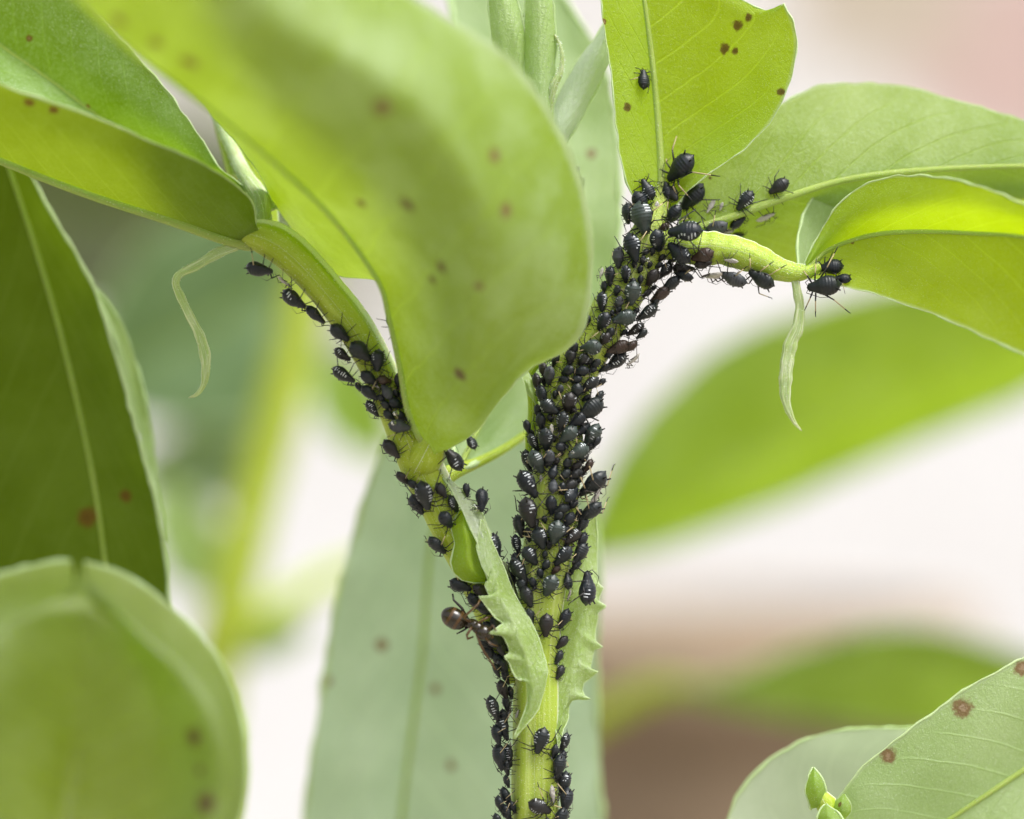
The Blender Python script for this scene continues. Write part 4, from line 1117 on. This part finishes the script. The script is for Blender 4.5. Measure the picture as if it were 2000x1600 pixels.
place('k', 1160, 962, 48, 75, 'stem', 'big white shed skin sticking out from the stem', 'shed aphid skins', -30, 0.02, cat='shed skin', name='shed_skin')
place('l', 1148, 988, 50, 240, 'stem', 'greenish black aphid hanging out just below the big shed skin', 'aphids packed on the middle stem', 42, 0.0)
place('m', 1040, 942, 50, 310, 'stem', 'large white-dashed aphid leaning out with its tail tube raised, mid-stem', 'aphids packed on the middle stem', 12, 0.05)
place('m', 1040, 997, 54, 280, 'stem', 'largest white-dashed aphid on the stem side below the leaning one', 'aphids packed on the middle stem', 10, 0.05)
colony('stem', 'on the stem just above the toothed stipules', 'aphids above the toothed stipules', '''1076 982 36 270 p;1097 992 28 200 p;1115 982 22 220 s;1017 1025 40 300 l;1090 1007 26 240 p;1110 1012 30 240 p;1085 1035 44 260 g;1134 1022 34 225 p;1054 1047 40 285 d;1032 1042 26 280 p;
1117 1045 32 210 m;1135 1052 30 230 p;1012 1060 36 280 m;1102 1035 22 230 s;1036 1080 36 300 d;1099 1080 42 235 m;1130 1077 44 225 p;1010 1093 30 290 p;1064 1080 16 260 s;1066 1100 22 240 s;1085 1110 20 230 b;1017 1107 48 300 m;
1055 1115 20 280 s;1074 1137 42 250 g;1041 1135 24 280 p;1030 1161 38 290 p;1107 1135 30 80 p;1035 1199 30 280 p;1100 1204 38 250 p;1095 1250 26 215 p;1090 1280 26 240 p;1092 1310 26 225 p;1125 1000 20 230 s;1064 1012 16 270 s;1105 1060 16 240 s;
1072 1062 16 270 s;1048 1020 20 290 s;1108 1160 24 250 k;1022 1140 30 290 p;1120 1100 24 230 s''')
place('p', 1066, 1216, 42, 270, 'stem', 'brown-black ribbed aphid heading down on bare stem between the stipules', None, 6)
place('m', 1127, 1145, 58, 95, 'stem', 'large blue-black aphid with two bright wax marks over the spread stipule', None, 0, 0.1)

place('m', 1056, 1439, 48, 255, 'stem', 'boldly white-dashed aphid alone on the bare lower stem', None, 6)
place('m', 1052, 1569, 44, 335, 'stem', 'white-dashed aphid across the stem at its lowest visible stretch', None, 6)
colony('stem', 'along the lower stem below the spread stipule', 'aphids on the lower stem, stipule side', '''1067 1600 22 270 p;1100 1445 36 260 m;1090 1492 44 260 p;1099 1527 44 240 m;1104 1560 46 250 l;1092 1592 44 260 p;1083 1462 26 260 p;1075 1545 36 290 k;1096 1475 26 250 p;1088 1512 24 260 p;1098 1610 36 260 p''', 8)
colony('stem', 'along the lower stem below the ant', 'aphids on the lower stem, ant side', '''982 1265 30 300 p;986 1297 36 280 p;972 1305 26 290 p;990 1318 28 280 p;985 1342 36 290 p;967 1377 46 290 m;990 1372 28 280 p;986 1397 30 280 p;985 1417 44 310 m;972 1432 36 310 p;977 1475 46 290 p;
994 1472 40 290 m;990 1495 30 280 p;994 1522 22 280 s;992 1552 40 270 p;977 1565 30 280 p;992 1582 34 290 p;1005 1570 24 280 s;975 1597 30 290 p;1000 1385 34 80 k;1012 1392 18 60 k;1002 1460 26 270 k;998 1350 24 280 p;1000 1608 30 280 p''', 8)
taken = [((o.matrix_world.translation), o.matrix_world.to_scale().x) for o in COL.objects if o.name.startswith(('aphid', 'shed_skin'))]
rn = random.Random(4)
fill = 0
for _ in range(6000):
    c = rn.choice(TUBES['stem'])
    if not (500 < c[1] < 1130):
        continue
    L_ = rn.uniform(15, 27)
    x_, y_ = c[0] + rn.uniform(-1.15, 1.15) * c[3], c[1]
    loc_, n_ = frame_on_tube('stem', x_, y_, L_ / 200 * 0.4, 0.25)
    if any((loc_ - p).length < (w + L_ / 200) * 0.40 for p, w in taken):
        continue
    deg_ = rn.choice((190, 215, 240, 255, 265, 280, 300))
    kd = 'p' if L_ > 22 else 's'
    wh, gp = (('on the slanting upper stem', 'aphids crowding the slanting upper stem') if y_ < 715 else ('packed on the middle of the upright stem', 'aphids packed on the middle stem') if y_ < 975 else ('on the stem just above the toothed stipules', 'aphids above the toothed stipules'))
    place(kd, x_, y_, L_, deg_, 'stem', f'{SIZE(L_)} {LOOK[kd]} {way(deg_)} {wh}', gp, rn.uniform(5, 25))
    taken.append((loc_, L_ / 200 * 1.1))
    fill += 1
    if fill >= 34:
        break
print('filled', fill)
# left stalk
place('p', 508, 525, 46, 20, 'pet', 'topmost black aphid on the slanting leaf stalk, beside the leaf pair', 'aphids strung along the slanting leaf stalk', 2)
place('m', 576, 584, 48, 345, 'pet', 'second black aphid down the slanting leaf stalk, below a shed skin', 'aphids strung along the slanting leaf stalk', 2)
place('p', 617, 614, 42, 318, 'pet', 'third black aphid down the slanting leaf stalk', 'aphids strung along the slanting leaf stalk', 2)
place('k', 559, 547, 32, 300, 'pet', 'thin dark-legged shed skin high on the slanting leaf stalk', 'shed aphid skins', 4, cat='shed skin', name='shed_skin')
colony('pet', 'clustered on the slanting leaf stalk', 'aphids clustered on the slanting leaf stalk', '''665 650 40 320 p;705 685 44 315 d;739 702 38 265 d;670 690 32 345 m;673 727 42 350 m;721 735 36 315 p;750 740 26 350 b;777 742 28 280 p;722 763 36 315 p;702 755 20 330 p;757 764 30 125 y;788 773 26 10 p;772 785 28 330 p;
755 789 24 310 p;728 795 34 290 m;761 810 24 320 p;784 811 20 300 s;805 818 26 10 p;735 750 18 320 k;746 775 18 310 s;772 765 18 310 s''', 6)
place('y', 782, 832, 38, 350, 'pet', 'grey aphid with a drop of honeydew on the slanting stalk', 'aphids clustered on the slanting leaf stalk', 6, 0.06)
place('p', 764, 631, 36, 285, 'pet', 'black aphid peeping out from behind the big cupped leaf', None, 4, 0.0)
colony('pet', 'around the swollen stalk node', 'aphids around the stalk node', '766 875 40 310 p;840 862 28 140 p;787 927 32 285 p;807 942 24 310 p;815 982 40 285 p;862 955 32 310 p;885 980 32 310 m;868 1006 36 305 p;852 1055 42 290 p', 8)
place('d', 901, 867, 30, 100, 'pet', 'round aphid clinging to the bottom edge of the big cupped leaf', None, 6, 0.1)
place('m', 876, 900, 48, 140, 'pet', 'white-dashed aphid head-up beside the stalk node', 'aphids around the stalk node', 6, 0.05)
place('m', 831, 961, 54, 280, 'pet', 'large pear-shaped aphid with two rows of white dashes below the node', 'aphids around the stalk node', 8, 0.03)
place('p', 937, 972, 38, 235, 'pet', 'aphid sticking out behind the curled stipule tip', None, 4, 0.0)
place('p', 910, 955, 24, 260, 'pet', 'small blurred aphid behind the stalk, above the curled stipule tip', None, 4, 0.0)
colony('pet', 'under the twisted toothed stipule', 'aphids under the twisted stipule', '''965 1062 48 280 m;995 1130 34 280 p;897 1135 38 340 p;937 1145 36 330 p;925 1167 34 290 p;947 1180 36 320 p;970 1215 38 300 p;955 1222 34 310 p;967 1242 40 330 p;975 1285 34 300 p;957 1270 30 330 p;948 1252 26 330 p;982 1250 30 300 p''', 6)

# honeydew beads
def bead(px, py, r, y, label):
    vs, fs = [], []
    n, m = 16, 10
    c = P(px, py, y)
    for i in range(m + 1):
        a = math.pi * i / m
        for k in range(n):
            b = 2 * math.pi * k / n
            vs.append(c + Vector((math.sin(a) * math.cos(b), math.sin(a) * math.sin(b), math.cos(a) * 0.95)) * (r / 200))
    for i in range(m):
        for k in range(n):
            k2 = (k + 1) % n
            fs.append((i * n + k, i * n + k2, (i + 1) * n + k2, (i + 1) * n + k))
    tag(mesh_obj('honeydew_drop', vs, fs, M_DROP), label, 'droplet', 'honeydew beads')
bead(774, 807, 6, -0.5, 'clear honeydew bead among aphids on the slanting stalk')
bead(769, 826, 5, -0.52, 'milky honeydew bead on the grey aphid of the slanting stalk')
bead(1118, 884, 3.5, -0.46, 'tiny honeydew bead on the swollen grey-green aphid')
bead(1265, 508, 5, -0.33, 'small honeydew bead among young aphids at the fork')
bead(927, 993, 9, -0.30, 'largest clear drop on the curled stipule tip')

# ------------------------------------------------------------------ the ant
def ant():
    vs, fs, mi = [], [], []
    def ell(c, ax, r, n=18, m=14, mat=0, bands=False, taper=0.0):
        off = len(vs)
        ax = ax.normalized()
        s = ax.cross(Vector((0, 1, 0))).normalized()
        q = s.cross(ax)
        for i in range(m + 1):
            a = math.pi * i / m
            for k in range(n):
                b = 2 * math.pi * k / n
                rr = math.sin(a) * (1 + taper * math.cos(a))
                if bands:
                    rr *= 1 - 0.05 * (0.5 + 0.5 * math.cos(a * 8.5)) ** 4
                vs.append(c + ax * (math.cos(a) * r[0]) + s * (rr * math.cos(b) * r[1]) + q * (rr * math.sin(b) * r[2]))
        for i in range(m):
            for k in range(n):
                k2 = (k + 1) % n
                fs.append((off + i * n + k, off + i * n + k2, off + (i + 1) * n + k2, off + (i + 1) * n + k))
                mi.append(2 if bands and i in (5, 8) else mat)
    g = P(887, 1208, -0.35)
    node = P(911, 1216, -0.36)
    tho = P(924, 1220, -0.40)
    th2 = P(933, 1226, -0.42)
    hd = P(946, 1237, -0.45)
    ell(g, P(872, 1196, -0.35) - P(905, 1216, -0.35), (0.135, 0.105, 0.105), bands=True)
    ell(node, Vector((0.3, 0, 1)), (0.055, 0.03, 0.035), 10, 8, 1)
    ell((g + node) / 2 + Vector((0.03, 0, 0)), node - g, (0.07, 0.028, 0.028), 10, 8, 1)
    ell(tho, th2 - node, (0.085, 0.055, 0.06), 14, 10, 0)
    ell(th2, hd - tho, (0.075, 0.06, 0.065), 14, 10, 0)
    ell(hd, P(958, 1242, -0.45) - th2, (0.085, 0.075, 0.07), 16, 12, 0, taper=-0.15)
    ell(P(958, 1243, -0.45), Vector((1, 0, -0.5)), (0.035, 0.02, 0.03), 8, 6, 2)
    def limb(pts, r0, r1, mat=2):
        q = [P(*p) for p in pts]
        seg_tube(vs, fs, mi, q, [r0 + (r1 - r0) * i / (len(q) - 1) for i in range(len(q))], mat, 6)
    limb([(920, 1216, -0.42), (905, 1206, -0.5), (934, 1180, -0.45), (938, 1170, -0.4)], 0.018, 0.010)
    limb([(918, 1218, -0.3), (902, 1188, -0.3), (886, 1172, -0.3), (884, 1160, -0.28)], 0.018, 0.009, 1)
    limb([(928, 1222, -0.44), (945, 1210, -0.46), (965, 1200, -0.4)], 0.016, 0.010)
    limb([(922, 1224, -0.44), (912, 1240, -0.48), (913, 1248, -0.45), (924, 1244, -0.4)], 0.016, 0.009)
    limb([(930, 1234, -0.46), (937, 1256, -0.48), (945, 1272, -0.46), (962, 1298, -0.44), (968, 1308, -0.42)], 0.016, 0.008)
    limb([(918, 1222, -0.36), (904, 1232, -0.38), (892, 1238, -0.36)], 0.014, 0.008, 1)
    limb([(952, 1232, -0.5), (962, 1222, -0.56), (972, 1236, -0.52)], 0.010, 0.007)
    limb([(948, 1246, -0.5), (958, 1258, -0.55), (972, 1262, -0.5)], 0.010, 0.007)
    m0 = plain_mat('ant_shell', (0.022, 0.015, 0.006), 0.2, 0.6, 0.4, 0.1, scale=10)
    m1 = plain_mat('ant_dark_shell', (0.012, 0.008, 0.005), 0.25, 0.6, 0.3)
    m2 = plain_mat('ant_amber_shell', (0.085, 0.042, 0.012), 0.3, 0.5, 0.3)
    o = mesh_obj('ant', vs, fs, [m0, m1, m2], mat_idx=mi)
    tag(o, 'brown glossy ant tending aphids beside the twisted toothed stipule', 'ant')
ant()
